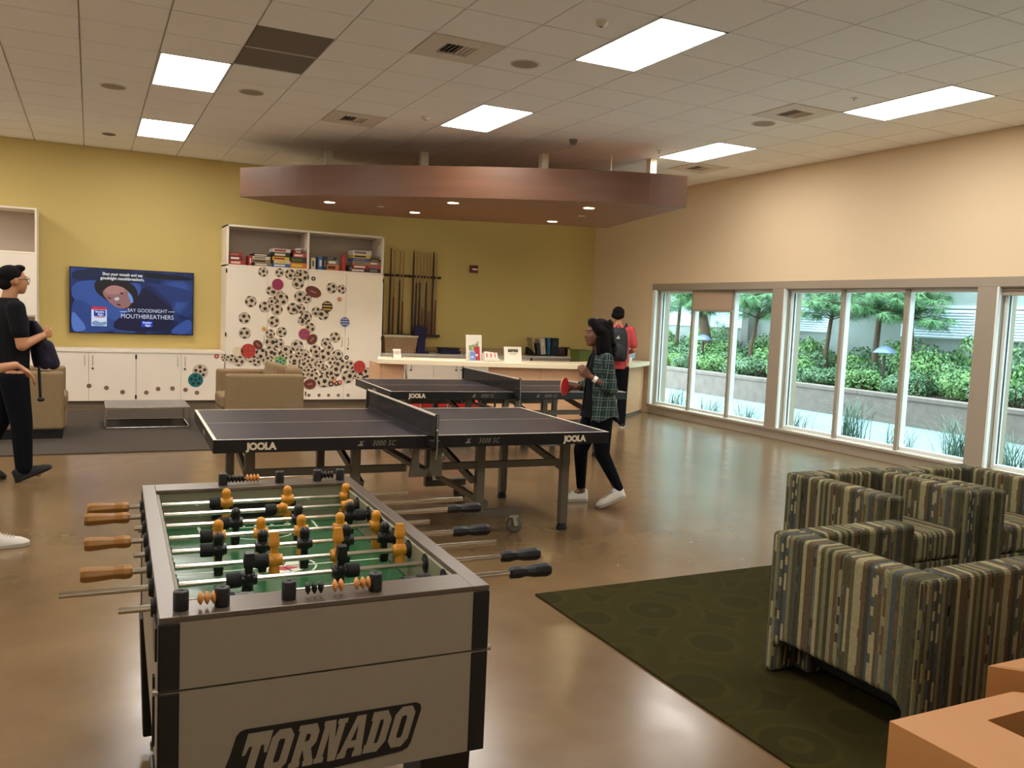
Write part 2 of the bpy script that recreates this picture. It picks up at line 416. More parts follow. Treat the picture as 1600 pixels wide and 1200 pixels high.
vs = [(x,y,0) for x,y in pl]+[(x,y,CZ1-CZ0) for x,y in pl]+[(x,y,CZ1-CZ0) for x,y in inner]+[(x,y,.01) for x,y in inner]
fas.add(vs, [(i,(i+1)%n_,n_+(i+1)%n_,n_+i) for i in range(n_)]+[(n_+i,n_+(i+1)%n_,2*n_+(i+1)%n_,2*n_+i) for i in range(n_)]+[(2*n_+i,2*n_+(i+1)%n_,3*n_+(i+1)%n_,3*n_+i) for i in range(n_)])
fas.build('fascia', M_canopy, t)
MB().prism([(x*.999, y*.999) for x, y in pl], .0, .02).build('soffit_panel', M_canopyu, t)
M_post = mat('cream_post', (232,220,192), .6)
for (x, y) in [(2.983,12.1),(4.11,11.3),(5.474,10.366),(6.80,9.755)]:
    MB().box((x-cx_-.05,y-cy_-.05,.3), (x-cx_+.05,y-cy_+.05,H-CZ0)).build('hanger_post', M_post, t)
MB().cyl((6.25-cx_,9.9-cy_,.3), (6.25-cx_,9.9-cy_,H-CZ0), .012, n=8).build('hanger_rod', M_post, t)
M_dl = mat('downlight_lens', (255,250,235), .5); b_ = bsdf(M_dl); b_.inputs['Emission Color'].default_value = (1,.86,.62,1); b_.inputs['Emission Strength'].default_value = 9
for x, y in [(2.928,11.743),(4.241,11.982),(4.251,10.53),(5.806,9.684),(6.24,11.452)]:
    d = MB().lathe([(.062,-.002),(.082,-.006),(.088,.001)], (x-cx_,y-cy_,0), 24).build('downlight', M_whitef, t)
    MB().lathe([(.0,-.003),(.064,-.003)], (x-cx_,y-cy_,0), 24).build('lens', M_dl, d)
for x, y in [(3.628,11.666),(6.196,10.514)]:
    MB().lathe([(.0,-.004),(.05,-.004),(.055,0)], (x-cx_,y-cy_,0), 20).build('sprinkler_cap', M_ventw, t)
for k, (x, y) in enumerate([(2.928,11.743),(4.241,11.982),(4.251,10.53),(5.806,9.684),(6.24,11.452)]):
    L = bpy.data.lights.new('downlight_beam', 'SPOT'); L.energy = 30; L.color = LAMP_COL; L.spot_size = 1.7; L.spot_blend = .6; L.shadow_soft_size = .06
    o = bpy.data.objects.new('downlight_beam', L); COL.objects.link(o); o.location = (x,y,CZ0-.03)
# ================================================================ OUTSIDE
M_walk = mat('pale_concrete_walk', (140,156,162), .8, noise=.05, nscale=3)
M_soil = mat('dark_mulch', (88,72,58), .95, noise=.4, nscale=30, bump=.5, bscale=60)
M_ret = mat('retaining_wall_concrete', (132,116,110), .85, noise=.12, nscale=6, bump=.4, bscale=25)
struct(MB().box((XR+WT,-6,-.12), (9.75,30,-.0)), 'floor_planting_strip', M_soil)
wk = struct(MB().box((9.75,-6,-.12), (12.2,30,-.012)), 'floor_sidewalk', M_soil)
for k in range(18):
    MB().box((9.76,-6+k*2.0+.006,-.03), (12.2,-4+k*2.0-.006,0)).build('paving_slab', M_walk, wk)
rw = MB().box((12.2,-6,0), (12.42,30,.46)); rw_o = struct(rw, 'wall_garden', M_ret)
for k in range(15): MB().box((12.18,-6+k*2.4+.004,.43), (12.46,-3.6+k*2.4-.004,.50)).build('coping_stone', M_ret, rw_o, bevel=.008)
struct(MB().box((12.42,-6,0), (15.4,30,.40)), 'floor_planter_soil', M_soil)
M_bld = mat('grey_building_stucco', (146,152,150), .85, noise=.04, nscale=3)
M_band = mat('pale_building_band', (224,230,232), .7)
bt = thing('building', 'pale grey building beyond the garden with white slatted shutters', 'building', (15.4,12,0))
MB().box((0,-18,0), (.5,22,7)).build('facade', M_bld, bt)
MB().box((-.06,-18,2.06), (0,22,2.12)).build('ledge', M_band, bt)
MB().box((-.12,-18,.4), (0,22,.95)).build('plinth', mat('stone_plinth', (150,142,130), .9, noise=.2, nscale=12), bt)
M_slat = mat('pale_blue_slat', (206,218,238), .5)
for (a, b) in [(14.5,16.3),(10.9,12.6),(8.6,10.3),(17.3,18.8),(19.6,21.3),(5.6,7.2)]:
    f = MB().box((-.05,a-12,1.46), (0,b-12,2.04)); fo = f.build('shutter', M_band, bt)
    for k in range(10):
        MB().box((-.012,a-12+.03,-.022), (.004,b-12-.03,.022), Matrix.Translation((-.055,0,1.50+k*.055))@Matrix.Rotation(.5, 4, 'Y')).build('slat', M_slat, fo)
MB().box((-.3,17.0-12,0), (0,17.25-12,7)).build('pillar', mat('grey_pillar', (120,118,116), .8), bt)

def leafmat(name, c1, c2):
    m = mat(name, c1, .55); nt = m.node_tree; b = bsdf(m)
    tc = nt.nodes.new('ShaderNodeTexCoord'); n = nt.nodes.new('ShaderNodeTexNoise'); n.inputs['Scale'].default_value = 5; n.inputs['Detail'].default_value = 5
    nt.links.new(tc.outputs['Object'], n.inputs['Vector']); r = ramp(nt, [(.35, c1), (.65, c2)]); nt.links.new(n.outputs['Fac'], r.inputs[0]); nt.links.new(r.outputs[0], b.inputs['Base Color'])
    return m
M_leafA = leafmat('bright_shrub_leaf', (76,116,66), (138,172,108)); M_leafB = leafmat('dull_shrub_leaf', (72,104,74), (118,146,108))
M_needle = leafmat('pine_needle', (58,104,66), (120,160,108)); M_bark = mat('brown_bark', (92,74,60), .9, noise=.25, nscale=30, bump=.6, bscale=60)
M_grass = leafmat('ornamental_grass_blade', (70,104,92), (130,156,136))
def leafcloud(rx, ry, rz, n, s, seed, lobes=9):
    R = random.Random(seed); b = MB(); L = [(R.uniform(-.6,.6)*rx, R.uniform(-.6,.6)*ry, R.uniform(.25,.75)*rz*1.3, R.uniform(.35,.6)) for _ in range(lobes)]
    for _ in range(n):
        l = R.choice(L); d = V((R.gauss(0,1), R.gauss(0,1), R.gauss(0,1))).normalized(); rr = l[3]*R.uniform(.75,1.05)
        p = V((l[0]+d.x*rr*rx, l[1]+d.y*rr*ry, max(.02, l[2]+d.z*rr*rz)))
        nrm = (d+V((R.uniform(-.7,.7),R.uniform(-.7,.7),R.uniform(-.2,.9)))).normalized(); a = nrm.orthogonal().normalized(); a = (Matrix.Rotation(R.uniform(0,6.3),4,nrm)@a); c_ = nrm.cross(a)
        q = s*R.uniform(.7,1.3)
        b.add([p-a*q, p-c_*q*.5+nrm*q*.12, p+a*q, p+c_*q*.5+nrm*q*.12], [(0,1,2),(0,2,3)])
    return b
def shrub(x, y, z, rx, ry, rz, seed, m, label):
    t = thing('shrub', label, 'shrub', (x,y,z), 0, 'shrubs in the raised planter')
    leafcloud(rx, ry, rz, 1500, .045, seed).build('foliage', m, t)
    st = MB(); R = random.Random(seed)
    for k in range(5):
        a = R.uniform(0,6.3); st.tube([(0,0,-.02),(math.cos(a)*rx*.25,math.sin(a)*ry*.25,rz*.4),(math.cos(a)*rx*.5,math.sin(a)*ry*.5,rz*.9)], [.018,.012,.006], 5)
    st.build('stem', M_bark, t)
R = random.Random(3); k = 0
protos = []
lab = ['behind the garden wall outside the far left panes','seen through the middle window bay','seen through the right window bay','outside the window at the right edge']
for row, (x, rz) in enumerate([(13.15,.42),(14.05,.62),(14.8,.8)]):
    for i in range(17):
        y = 4.2+i*1.02+R.uniform(-.2,.2)+row*.4; xx = x+R.uniform(-.15,.15)
        if k < 6:
            t = thing('shrub', '', 'shrub', (xx,y,.40), R.uniform(0,6), 'shrubs in the raised planter')
            leafcloud(.55, .62, rz*(1.0 if k%2 else .85), 3600, .031, k+11).build('foliage', M_leafA if k%2 else M_leafB, t, kind='stuff')
            st = MB()
            for q in range(6):
                a = R.uniform(0,6.3); st.tube([(0,0,-.02),(math.cos(a)*.15,math.sin(a)*.15,rz*.4),(math.cos(a)*.32,math.sin(a)*.32,rz*.9)], [.018,.012,.006], 5)
            st.build('stem', M_bark, t); protos.append(t)
            u = t
        else:
            u = dup(protos[k%6], (xx,y,.40), R.uniform(0,6))
            s_ = rz/.45*R.uniform(.85,1.1) ; u.scale = (1,1,s_)
        kind = 'low green' if row == 0 else ('rounded green' if row == 1 else 'tall green')
        u['label'] = '%s shrub, %s in the %s row of the planter' % (kind, ['nearest','second','third','fourth','fifth','sixth','seventh','eighth','ninth','tenth','eleventh','twelfth','thirteenth','fourteenth','fifteenth','sixteenth','farthest'][i], ['front','middle','back'][row])
        k += 1
def tree(x, y, h, lean, label, seed, tr=.07, crown=1.0):
    t = thing('pine_tree', label, 'tree', (x,y,.38), 0, 'pines in the planter'); R = random.Random(seed)
    MB().tube([(0,0,0),(lean*.2,lean*.3,h*.3),(lean*.5,lean*.2,h*.6),(lean,0,h)], [tr*1.25,tr,tr*.85,tr*.5], 10).build('trunk', M_bark, t)
    br = MB(); nb = MB()
    for q in range(40):
        z0 = h*R.uniform(.60,1.0); a = R.uniform(0,6.3); L_ = crown*R.uniform(.5,1.2); f = z0/h
        p0 = V((lean*f*.8, 0, z0)); p1 = p0+V((math.cos(a)*L_, math.sin(a)*L_, R.uniform(-.05,.5)))
        br.tube([p0,(p0+p1)/2+V((0,0,.06)),p1], [.012,.008,.004], 5)
        for j in range(11):
            c_ = p0.lerp(p1, R.uniform(.25,1.02))
            for _ in range(22):
                d = V((R.gauss(0,1),R.gauss(0,1),R.gauss(-.9,.7))).normalized(); l_ = R.uniform(.14,.32); s_ = d.orthogonal().normalized()*.006
                nb.add([c_-s_, c_+s_, c_+d*l_+V((0,0,-.03))], [(0,1,2)])
    br.build('branches', M_bark, t); nb.build('needles', M_needle, t, kind='stuff')
for a in [(14.4,19.0,2.5,.1,'slim pine tree outside the leftmost window pane',1,.05,.9),(13.9,17.15,2.3,-.5,'thick leaning pine trunk below the lowered blind',2,.14,.8),(14.0,15.6,2.1,.3,'pine tree outside third pane of the far left window',3,.05,.9),
          (14.0,13.3,2.2,.2,'pine tree outside the first pane of the middle window',4,.05,1.0),(13.9,11.95,2.4,.1,'pine with heavy drooping crown outside the middle panes',5,.06,1.25),(14.1,11.3,2.2,-.2,'slim pine just behind the heavy drooping one',6,.045,1.0),(14.3,7.6,2.2,.3,'pine tree outside the window at the right edge',7,.05,1.0)]:
    tree(*a)
M_lampblue = mat('blue_grey_lamp_cap', (112,126,168), .4, .3)
for (x, y, lb) in [(13.2,11.15,'mushroom topped path light among shrubs seen through middle window'),(13.2,16.4,'mushroom topped path light beside the leaning pine trunk')]:
    t = thing('path_light', lb, 'lamp', (x,y,.39), 0, 'garden path lights')
    MB().cyl((0,0,0), (0,0,.72), .03, n=12).build('post', mat('dark_bronze', (60,52,48), .5), t)
    MB().lathe([(.0,.90),(.06,.89),(.13,.85),(.20,.78),(.205,.765),(.15,.77),(.02,.77)], n=24).build('cap', M_lampblue, t)
gl = ['in front of the far left window panes','in front of the middle window','in front of the right window panes','outside the window at the right edge']
for i, (y, hh, nn) in enumerate([(12.2,.42,60),(11.3,.38,50),(10.4,.36,50),(9.3,.40,50),(8.35,.62,130),(7.55,.42,60),(6.75,.55,120),(6.1,.48,100),(5.2,.5,100),(4.4,.5,80)]):
    R = random.Random(i+50); g = MB()
    for _ in range(nn):
        a = R.uniform(0,6.3); l_ = R.uniform(.5,1.2); w_ = R.uniform(.003,.006); hz = hh*R.uniform(.6,1.1); dx, dy = math.cos(a), math.sin(a); pr_ = None; vs = []
        b0 = V((R.gauss(0,.06),R.gauss(0,.10),0)); sd = V((-dy,dx,0))*w_
        for k_ in range(6):
            u = k_/5; p = b0+V((max(dx*l_*.55*u**1.3, -.24*u), dy*l_*.65*u**1.3, hz*(1-(1-u*1.25)**2)*(1.0 if u < .8 else .96)))
            s2 = sd*(1-u*.85); vs += [p-s2, p+s2]
        g.add(vs, [(2*j, 2*j+1, 2*j+3, 2*j+2) for j in range(5)])
    o = g.build('grass_clump', M_grass, loc=(9.34,y,0))
    tag(o, 'ornamental grass clump outside, %s from the far end of the windows' % ['first','second','third','fourth','thick fifth','sixth','thick seventh','eighth','ninth','tenth'][i], 'grass', 'grass clumps along the window wall')

# ================================================================ RUGS
def rugmat(name, c1, c2, c3, scale, rings=True):
    m = mat(name, c1, .95, spec=.08, bump=.5, bscale=500); nt = m.node_tree; b = bsdf(m)
    tc = nt.nodes.new('ShaderNodeTexCoord'); v = nt.nodes.new('ShaderNodeTexVoronoi'); v.inputs['Scale'].default_value = scale; v.inputs['Randomness'].default_value = .35
    nt.links.new(tc.outputs['Object'], v.inputs['Vector'])
    ml = nt.nodes.new('ShaderNodeMath'); ml.operation = 'MULTIPLY'; ml.inputs[1].default_value = 4.2; nt.links.new(v.outputs['Distance'], ml.inputs[0])
    fr = nt.nodes.new('ShaderNodeMath'); fr.operation = 'PINGPONG'; fr.inputs[1].default_value = 1.0; nt.links.new(ml.outputs[0], fr.inputs[0])
    r = ramp(nt, [(.0, c1), (.38, c1), (.46, c2), (.62, c2), (.7, c3)] if rings else [(0, c1), (1, c2)]); nt.links.new(fr.outputs[0], r.inputs[0])
    n = nt.nodes.new('ShaderNodeTexNoise'); n.inputs['Scale'].default_value = 220; nt.links.new(tc.outputs['Object'], n.inputs['Vector'])
    mx = nt.nodes.new('ShaderNodeMix'); mx.data_type = 'RGBA'; mx.blend_type = 'OVERLAY'; mx.inputs[0].default_value = .35
    nt.links.new(r.outputs[0], mx.inputs[6]); nt.links.new(n.outputs['Color'], mx.inputs[7]); nt.links.new(mx.outputs[2], b.inputs['Base Color'])
    return m
M_rugg = rugmat('green_hexagon_carpet', (51,45,18), (55,49,20), (47,41,16), 2.2)
o = MB().box((2.27,.2,0), (6.4,4.17,.012)).build('green_rug', M_rugg, bevel=.004); tag(o, 'dark olive green rug with hexagon pattern under the striped chairs', 'rug')
o = MB().box((-3.2,9.52,0), (2.75,13.12,.012)).build('dark_rug', mat('charcoal_brown_carpet', (70,60,50), .95, noise=.12, nscale=60, bump=.4, bscale=500), bevel=.004); tag(o, 'plain dark brown rug under the beige armchairs and low table', 'rug')

# ================================================================ STRIPED ARMCHAIRS
def stripes(name, axis):
    m = mat(name, (90,80,50), .9, bump=.35, bscale=350); nt = m.node_tree; b = bsdf(m); N = nt.nodes; K = nt.links
    tc = N.new('ShaderNodeTexCoord'); sp = N.new('ShaderNodeSeparateXYZ'); K.new(tc.outputs['Object'], sp.inputs[0])
    ns = N.new('ShaderNodeSeparateXYZ'); K.new(tc.outputs['Normal'], ns.inputs[0])
    def mth(op, a, b_=None):
        n = N.new('ShaderNodeMath'); n.operation = op
        for i, q in enumerate([a, b_]):
            if q is None: continue
            if isinstance(q, (int, float)): n.inputs[i].default_value = q
            else: K.new(q, n.inputs[i])
        return n.outputs[0]
    def sel(f, a, b_):
        n = N.new('ShaderNodeMix'); n.data_type = 'FLOAT'; K.new(f, n.inputs[0]); K.new(a, n.inputs[2]); K.new(b_, n.inputs[3]); return n.outputs[0]
    isx = mth('GREATER_THAN', mth('ABSOLUTE', ns.outputs[0]), .6); isy = mth('GREATER_THAN', mth('ABSOLUTE', ns.outputs[1]), .6)
    u = sel(isx, sel(isy, sp.outputs[axis], sp.outputs[0]), sp.outputs[1])
    w_ = sel(mth('MAXIMUM', isx, isy), sp.outputs[1-axis], sp.outputs[2])
    def wn(a, dim='1D', b_=None):
        n = N.new('ShaderNodeTexWhiteNoise'); n.noise_dimensions = dim
        if dim == '1D': K.new(a, n.inputs['W'])
        else:
            c_ = N.new('ShaderNodeCombineXYZ'); K.new(a, c_.inputs[0]); K.new(b_, c_.inputs[1]); K.new(c_.outputs[0], n.inputs['Vector'])
        return n.outputs['Value']
    wob = N.new('ShaderNodeTexNoise'); wob.inputs['Scale'].default_value = 6; K.new(tc.outputs['Object'], wob.inputs['Vector'])
    cell_ = mth('FLOOR', mth('MULTIPLY', u, 50))
    base = ramp(nt, [(0,(72,66,44)),(.13,(134,126,90)),(.24,(86,80,54)),(.36,(66,74,82)),(.50,(156,146,108)),(.57,(88,70,50)),(.66,(60,58,42)),(.78,(118,112,78)),(.88,(54,52,40)),(.96,(120,82,56))], 'CONSTANT')
    K.new(wn(cell_), base.inputs[0])
    # little woven blocks along some stripes
    c2 = mth('FLOOR', mth('MULTIPLY', mth('ADD', u, .004), 72)); r2 = mth('FLOOR', mth('ADD', mth('MULTIPLY', w_, 26), mth('MULTIPLY', wn(c2), 5)))
    blk = mth('GREATER_THAN', wn(c2, '2D', r2), .5); pick = mth('GREATER_THAN', wn(mth('ADD', c2, 31.7)), .5)
    alt = ramp(nt, [(0,(162,148,110)),(.35,(54,46,34)),(.6,(98,70,50)),(.8,(90,92,88))], 'CONSTANT'); K.new(wn(mth('ADD', c2, 9.3)), alt.inputs[0])
    mx = N.new('ShaderNodeMix'); mx.data_type = 'RGBA'; K.new(mth('MULTIPLY', blk, pick), mx.inputs[0]); K.new(base.outputs[0], mx.inputs[6]); K.new(alt.outputs[0], mx.inputs[7])
    # dim thread noise
    nz = N.new('ShaderNodeTexNoise'); nz.inputs['Scale'].default_value = 90; K.new(tc.outputs['Object'], nz.inputs['Vector'])
    mr = N.new('ShaderNodeMapRange'); mr.inputs['To Min'].default_value = .75; mr.inputs['To Max'].default_value = 1.35; K.new(nz.outputs['Fac'], mr.inputs['Value'])
    sf = N.new('ShaderNodeMix'); sf.data_type = 'RGBA'; sf.inputs[0].default_value = .30; K.new(mx.outputs[2], sf.inputs[6]); sf.inputs[7].default_value = rgb(72,68,46)
    vm = N.new('ShaderNodeVectorMath'); vm.operation = 'SCALE'; K.new(sf.outputs[2], vm.inputs[0]); K.new(mr.outputs[0], vm.inputs['Scale']); K.new(vm.outputs[0], b.inputs['Base Color'])
    b.inputs['Specular IOR Level'].default_value = .2
    b.inputs['Sheen Weight'].default_value = .0
    return m
M_stx = stripes('striped_upholstery_across', 0); M_sty = stripes('striped_upholstery_along', 1)
def lounge(loc, rz, label):
    t = thing('striped_armchair', label, 'armchair', loc, rz, 'striped lounge armchairs')
    W, D, Hh = .79, .79, .65
    # back: arch cut under it, thickness along y
    arc = [(-W/2,0.0),(-W/2+.055,0.0),(-W/2+.06,.12),(-W/2+.085,.15),(-W/2+.12,.162),(W/2-.12,.162),(W/2-.085,.15),(W/2-.06,.12),(W/2-.055,0.0),(W/2,0.0),(W/2,Hh),(-W/2,Hh)]
    MB().prism(arc, -D/2, -D/2+.15, Matrix(((1,0,0,0),(0,0,-1,0),(0,1,0,0),(0,0,0,1)))).build('back', M_stx, t, bevel=.022, seg=3)
    for s in (-1, 1):
        y0 = -D/2; y1 = D/2-.145
        a = MB().box((s*W/2,y0,.0), (s*(W/2-.135),y1,Hh)); a.build('arm', M_sty, t, bevel=.022, seg=3)
    MB().box((-W/2+.138,-D/2+.01,.25), (W/2-.138,D/2-.152,.42)).build('seat_cushion', M_stx, t, bevel=.03, seg=3)
    MB().box((-W/2+.14,-D/2+.015,.012), (W/2-.14,-D/2+.05,.248)).build('front_rail', M_stx, t, bevel=.01)
    MB().box((-W/2+.14,-D/2+.06,.05), (W/2-.14,D/2-.17,.24)).build('base', M_black, t)
    MB().cbox((-W/2-.001,D/2-.16,.52), (.004,.012,.04)).build('side_tag', M_black, t)
lounge((3.175,2.49,.012), PI/2, 'nearest striped fabric armchair, turned to the right at the rug edge')
lounge((4.37,3.645,.012), 0, 'middle striped fabric armchair just behind the nearest one')
lounge((5.20,3.60,.012), 0, 'striped fabric armchair furthest right below the window')

# wood tables at the lower right corner
M_tw = wood('orange_maple_laminate', (174,118,66), (182,126,72), .5, (1,1,5))
t = thing('wooden_table', 'low orange wood table with square opening in lower right corner', 'table', (2.6,1.3,.012))
P = [(2.10,1.655),(2.66,1.65),(3.06,1.25),(3.06,.75),(2.10,.75)]; P = [(x-2.6,y-1.3) for x, y in P]; hh = [(-.214,.249),(.20,.249),(.20,-.25),(-.214,-.25)]
bm = bmesh.new()
def ringmesh(P, hole, z0, z1):
    m = MB(); n, k = len(P), len(hole)
    vs = [(x,y,z1) for x,y in P]+[(x,y,z1) for x,y in hole]+[(x,y,z0) for x,y in P]+[(x,y,z0) for x,y in hole]
    return m, vs, n, k
# five-sided top with a four-sided opening: stitch faces by hand
m_ = MB()
o0 = [V((x,y,.438)) for x,y in P]; i0 = [V((x,y,.438)) for x,y in hh]; o1 = [V((x,y,0)) for x,y in P]; i1 = [V((x,y,.318)) for x,y in hh]
vs = o0+i0+o1+i1
fs = [(0,5,6,1)[::-1],(1,6,2)[::-1],(2,6,7,3)[::-1],(3,7,8,4)[::-1],(4,8,5,0)[::-1]]
fs = [tuple(f) for f in [(0,5,6,1),(1,6,2),(2,6,7,3),(3,7,8,4),(4,8,5,0)]]
for k in range(5): fs.append((k,(k+1)%5,9+(k+1)%5,9+k))
for k in range(4): fs.append((5+k,14+k,14+(k+1)%4,5+(k+1)%4))
m_.add(vs, fs); m_.build('table_body', M_tw, t)
MB().box((-.216,-.252,.310), (.202,.251,.318)).build('tray_bottom', M_black, t)
t = thing('wooden_table', 'second low orange wood table behind, at the right edge', 'table', (3.3,1.55,.012))
MB().prism([(-.52,.27),(.40,.27),(.40,-.22),(-.03,-.22)], 0, .438).build('table_body', M_tw, t, bevel=.002)
MB().prism([(-.50,.265),(.395,.265),(.395,-.215),(-.03,-.215)], .4381, .4395).build('laminate_top', M_tw, t)

# ================================================================ BEIGE CLUB CHAIRS + LOW TABLE
M_bg = mat('beige_upholstery', (136,112,80), .9, noise=.05, nscale=30, bump=.2, bscale=300)
def club(loc, rz, label, lamp=False):
    """faces local -y; width along x"""
    t = thing('beige_armchair', label, 'armchair', loc, rz, 'beige club armchairs')
    W, D = .98, .92
    MB().box((-W/2+.03,-D/2+.03,0), (W/2-.03,D/2-.05,.10)).build('plinth', M_black, t)
    for s in (-1, 1):
        MB().box((s*W/2,-D/2+.02,.10), (s*(W/2-.17),D/2,.735)).build('arm', M_bg, t, bevel=.03, seg=3)
    bk = MB().box((-W/2+.172,D/2-.22,.10), (W/2-.172,D/2+.02,.80)); bk.build('back', M_bg, t, bevel=.04, seg=3)
    MB().box((-W/2+.172,-D/2,.10), (W/2-.172,D/2-.22,.30)).build('seat_base', M_bg, t, bevel=.015)
    MB().box((-W/2+.174,-D/2-.01,.302), (W/2-.174,D/2-.225,.47)).build('seat_cushion', M_bg, t, bevel=.04, seg=3)
    MB().box((-W/2+.19,-.09,-.0), (W/2-.19,.09,.36), Matrix.Translation((0,D/2-.31,.49))@Matrix.Rotation(-.22,4,'X')).build('back_cushion', M_bg, t, bevel=.05, seg=3)
club((1.86,10.80,.012), -PI/2, 'beige fabric club armchair right of the low table, seen from the side')
club((-.70,11.00,.012), PI/2, 'beige fabric club armchair behind the men at left edge')
M_ltop = mat('grey_stone_top', (128,122,112), .35, noise=.05, nscale=10)
t = thing('low_coffee_table', 'low grey topped coffee table with chrome frame on the dark rug', 'table', (.64,11.6,.012))
a, b_, z_ = .47, .40, .26
MB().box((-a,-b_,z_-.02), (a,b_,z_)).build('table_top', M_ltop, t, bevel=.003)
fr = MB()
for y in (-b_, b_):
    fr.bar((-a,y,z_-.012), (a,y,z_-.012), .016, .022); fr.bar((-a,y,.009), (a,y,.009), .018, .018)
for x in (-a, a):
    fr.bar((x,-b_,z_-.012), (x,b_,z_-.012), .016, .022); fr.bar((x,-b_,.009), (x,b_,.009), .018, .018)
fr.build('chrome_rails', M_chrome, t, bevel=.002)
for x in (-a, a):
    for y in (-b_, b_): MB().bar((x,y,0), (x,y,z_), .02, .02).build('leg', M_chrome, t, bevel=.002)
o = MB().lathe([(0,.0),(.05,.004),(.075,.03),(.06,.06),(.02,.075),(0,.076)], n=20).build('white_cap', mat('white_cotton', (210,190,168), .9)); o.location = (-.45,10.62,.748); tag(o, 'small pale rounded cap lying on the left beige armchair', 'cap')

# ================================================================ WALL CABINETS
CF_ = 13.45; M_in = mat('cabinet_inside', (196,180,162), .6); M_gap = mat('shadow_gap_edge', (92,78,62), .7)
M_handle = mat('satin_handle', (176,160,138), .3, .8); M_lock = mat('dark_lock', (60,46,36), .4, .5)
M_kick = mat('taupe_kickboard', (128,112,92), .6)
def door(parent, x0, x1, z0, z1, handle=None, hz=None, lock=False, name='door'):
    d = MB().box((x0+.002,-.02,z0), (x1-.002,0,z1)).build(name, M_white, parent, bevel=.0015)
    if handle:
        hx = x1-.05 if handle == 'R' else x0+.05
        m = MB().tube([(hx,-.02,hz-.07),(hx,-.048,hz-.065),(hx,-.05,hz),(hx,-.048,hz+.065),(hx,-.02,hz+.07)], .005, 6); m.build('handle', M_handle, d)
        if lock: MB().cyl((hx,-.02,hz-.11), (hx,-.034,hz-.11), .014, n=10).build('lock', M_lock, d)
    return d
# low cabinets under the television
bc = thing('low_cabinet', 'long low white cabinet under the television', 'cabinet', (0,CF_,0))
MB().box((-.655,.005,.10), (1.815,.575,.80)).build('carcass', M_in, bc)
MB().box((-.655,.06,0), (1.815,.5,.10)).build('kickboard', M_kick, bc)
MB().box((-.66,-.03,.80), (1.818,.58,.84)).build('countertop', M_white, bc, bevel=.003)
xs = [-.63,-.018,.594,1.206,1.815]
for k in range(4):
    door(bc, xs[k], xs[k+1], .105, .795, 'R' if k in (0,2) else 'L', .68, lock=(k in (1,3)))
for z in (.74,.16): MB().cyl((.594,-.024,z-.03), (.594,-.024,z+.03), .012, n=8).build('hinge', M_lock, bc)
# big cabinet with ball print
W0 = 1.825
big = thing('storage_cabinet', 'tall white cabinet printed with falling soccer balls', 'cabinet', (0,CF_,0))
bb = MB().box((W0,.0,.10), (W0+.03,.575,2.74)).box((4.23,0,.10), (4.26,.575,2.74)).box((3.03,0,2.13), (3.055,.575,2.715)).box((W0,0,2.712), (4.26,.575,2.742)).box((W0,.0,2.125), (4.26,.575,2.15))
bb.build('carcass', M_white, big, bevel=.0015); MB().box((W0+.03,.556,2.15), (4.23,.574,2.71)).build('cubby_back', M_in, big)
MB().box((W0+.03,.01,.10), (4.23,.56,2.12)).build('inner_box', M_in, big)
MB().box((W0,.06,0), (4.26,.5,.10)).build('kickboard', M_kick, big)
xb = [W0+.003,2.433,3.042,3.650,4.257]; hnd = ['R','L','R','L']
for k in range(4): door(big, xb[k], xb[k+1], .105, 2.122, hnd[k], 1.03, lock=(k == 3))
for (x, z) in [(W0,2.05),(W0,1.1),(3.042,2.02),(3.042,.2),(4.257,2.03),(4.257,1.1)]: MB().cyl((x,-.022,z-.03), (x,-.022,z+.03), .011, n=8).build('hinge', M_lock, big)
# upper cabinet at the left edge
up = thing('shelf_cabinet', 'tall white cabinet with open top shelf at left edge', 'cabinet', (0,CF_,0))
ub = MB().box((-.68,.0,.84), (-.655,.575,2.745)).box((-3.1,0,2.72), (-.68,.575,2.745)).box((-3.1,0,2.125), (-.68,.575,2.15)).box((-3.1,0,1.27), (-.68,.575,1.29)).box((-1.93,0,2.15), (-1.905,.575,2.72))
ub.build('carcass', M_white, up, bevel=.0015); MB().box((-3.1,.556,.84), (-.68,.574,2.72)).build('back_panel', M_in, up)
for k in range(4): door(up, -3.1+k*.611, -3.1+(k+1)*.611-.0, 1.292, 2.122)
lo = thing('low_cabinet', 'low white base cabinet below the shelf at left edge', 'cabinet', (0,CF_,0))
MB().box((-3.1,.005,.10), (-.665,.575,.80)).build('carcass', M_in, lo); MB().box((-3.1,-.03,.80), (-.663,.58,.84)).build('countertop', M_white, lo)
MB().box((-3.1,.06,0), (-.665,.5,.1)).build('kickboard', M_kick, lo)
for k in range(4): door(lo, -3.1+k*.608, -3.1+(k+1)*.608, .105, .795, 'R' if k%2 == 0 else 'L', .68)
t = thing('wall_socket', 'white framed socket plate in niche beside the television', 'socket', (-.72,CF_+.56,1.10))
MB().cbox((0,-.006,0), (.10,.012,.15)).build('plate', M_whitef, t, bevel=.003); MB().cbox((0,-.014,0), (.045,.006,.10)).build('receptacle', M_black, t)

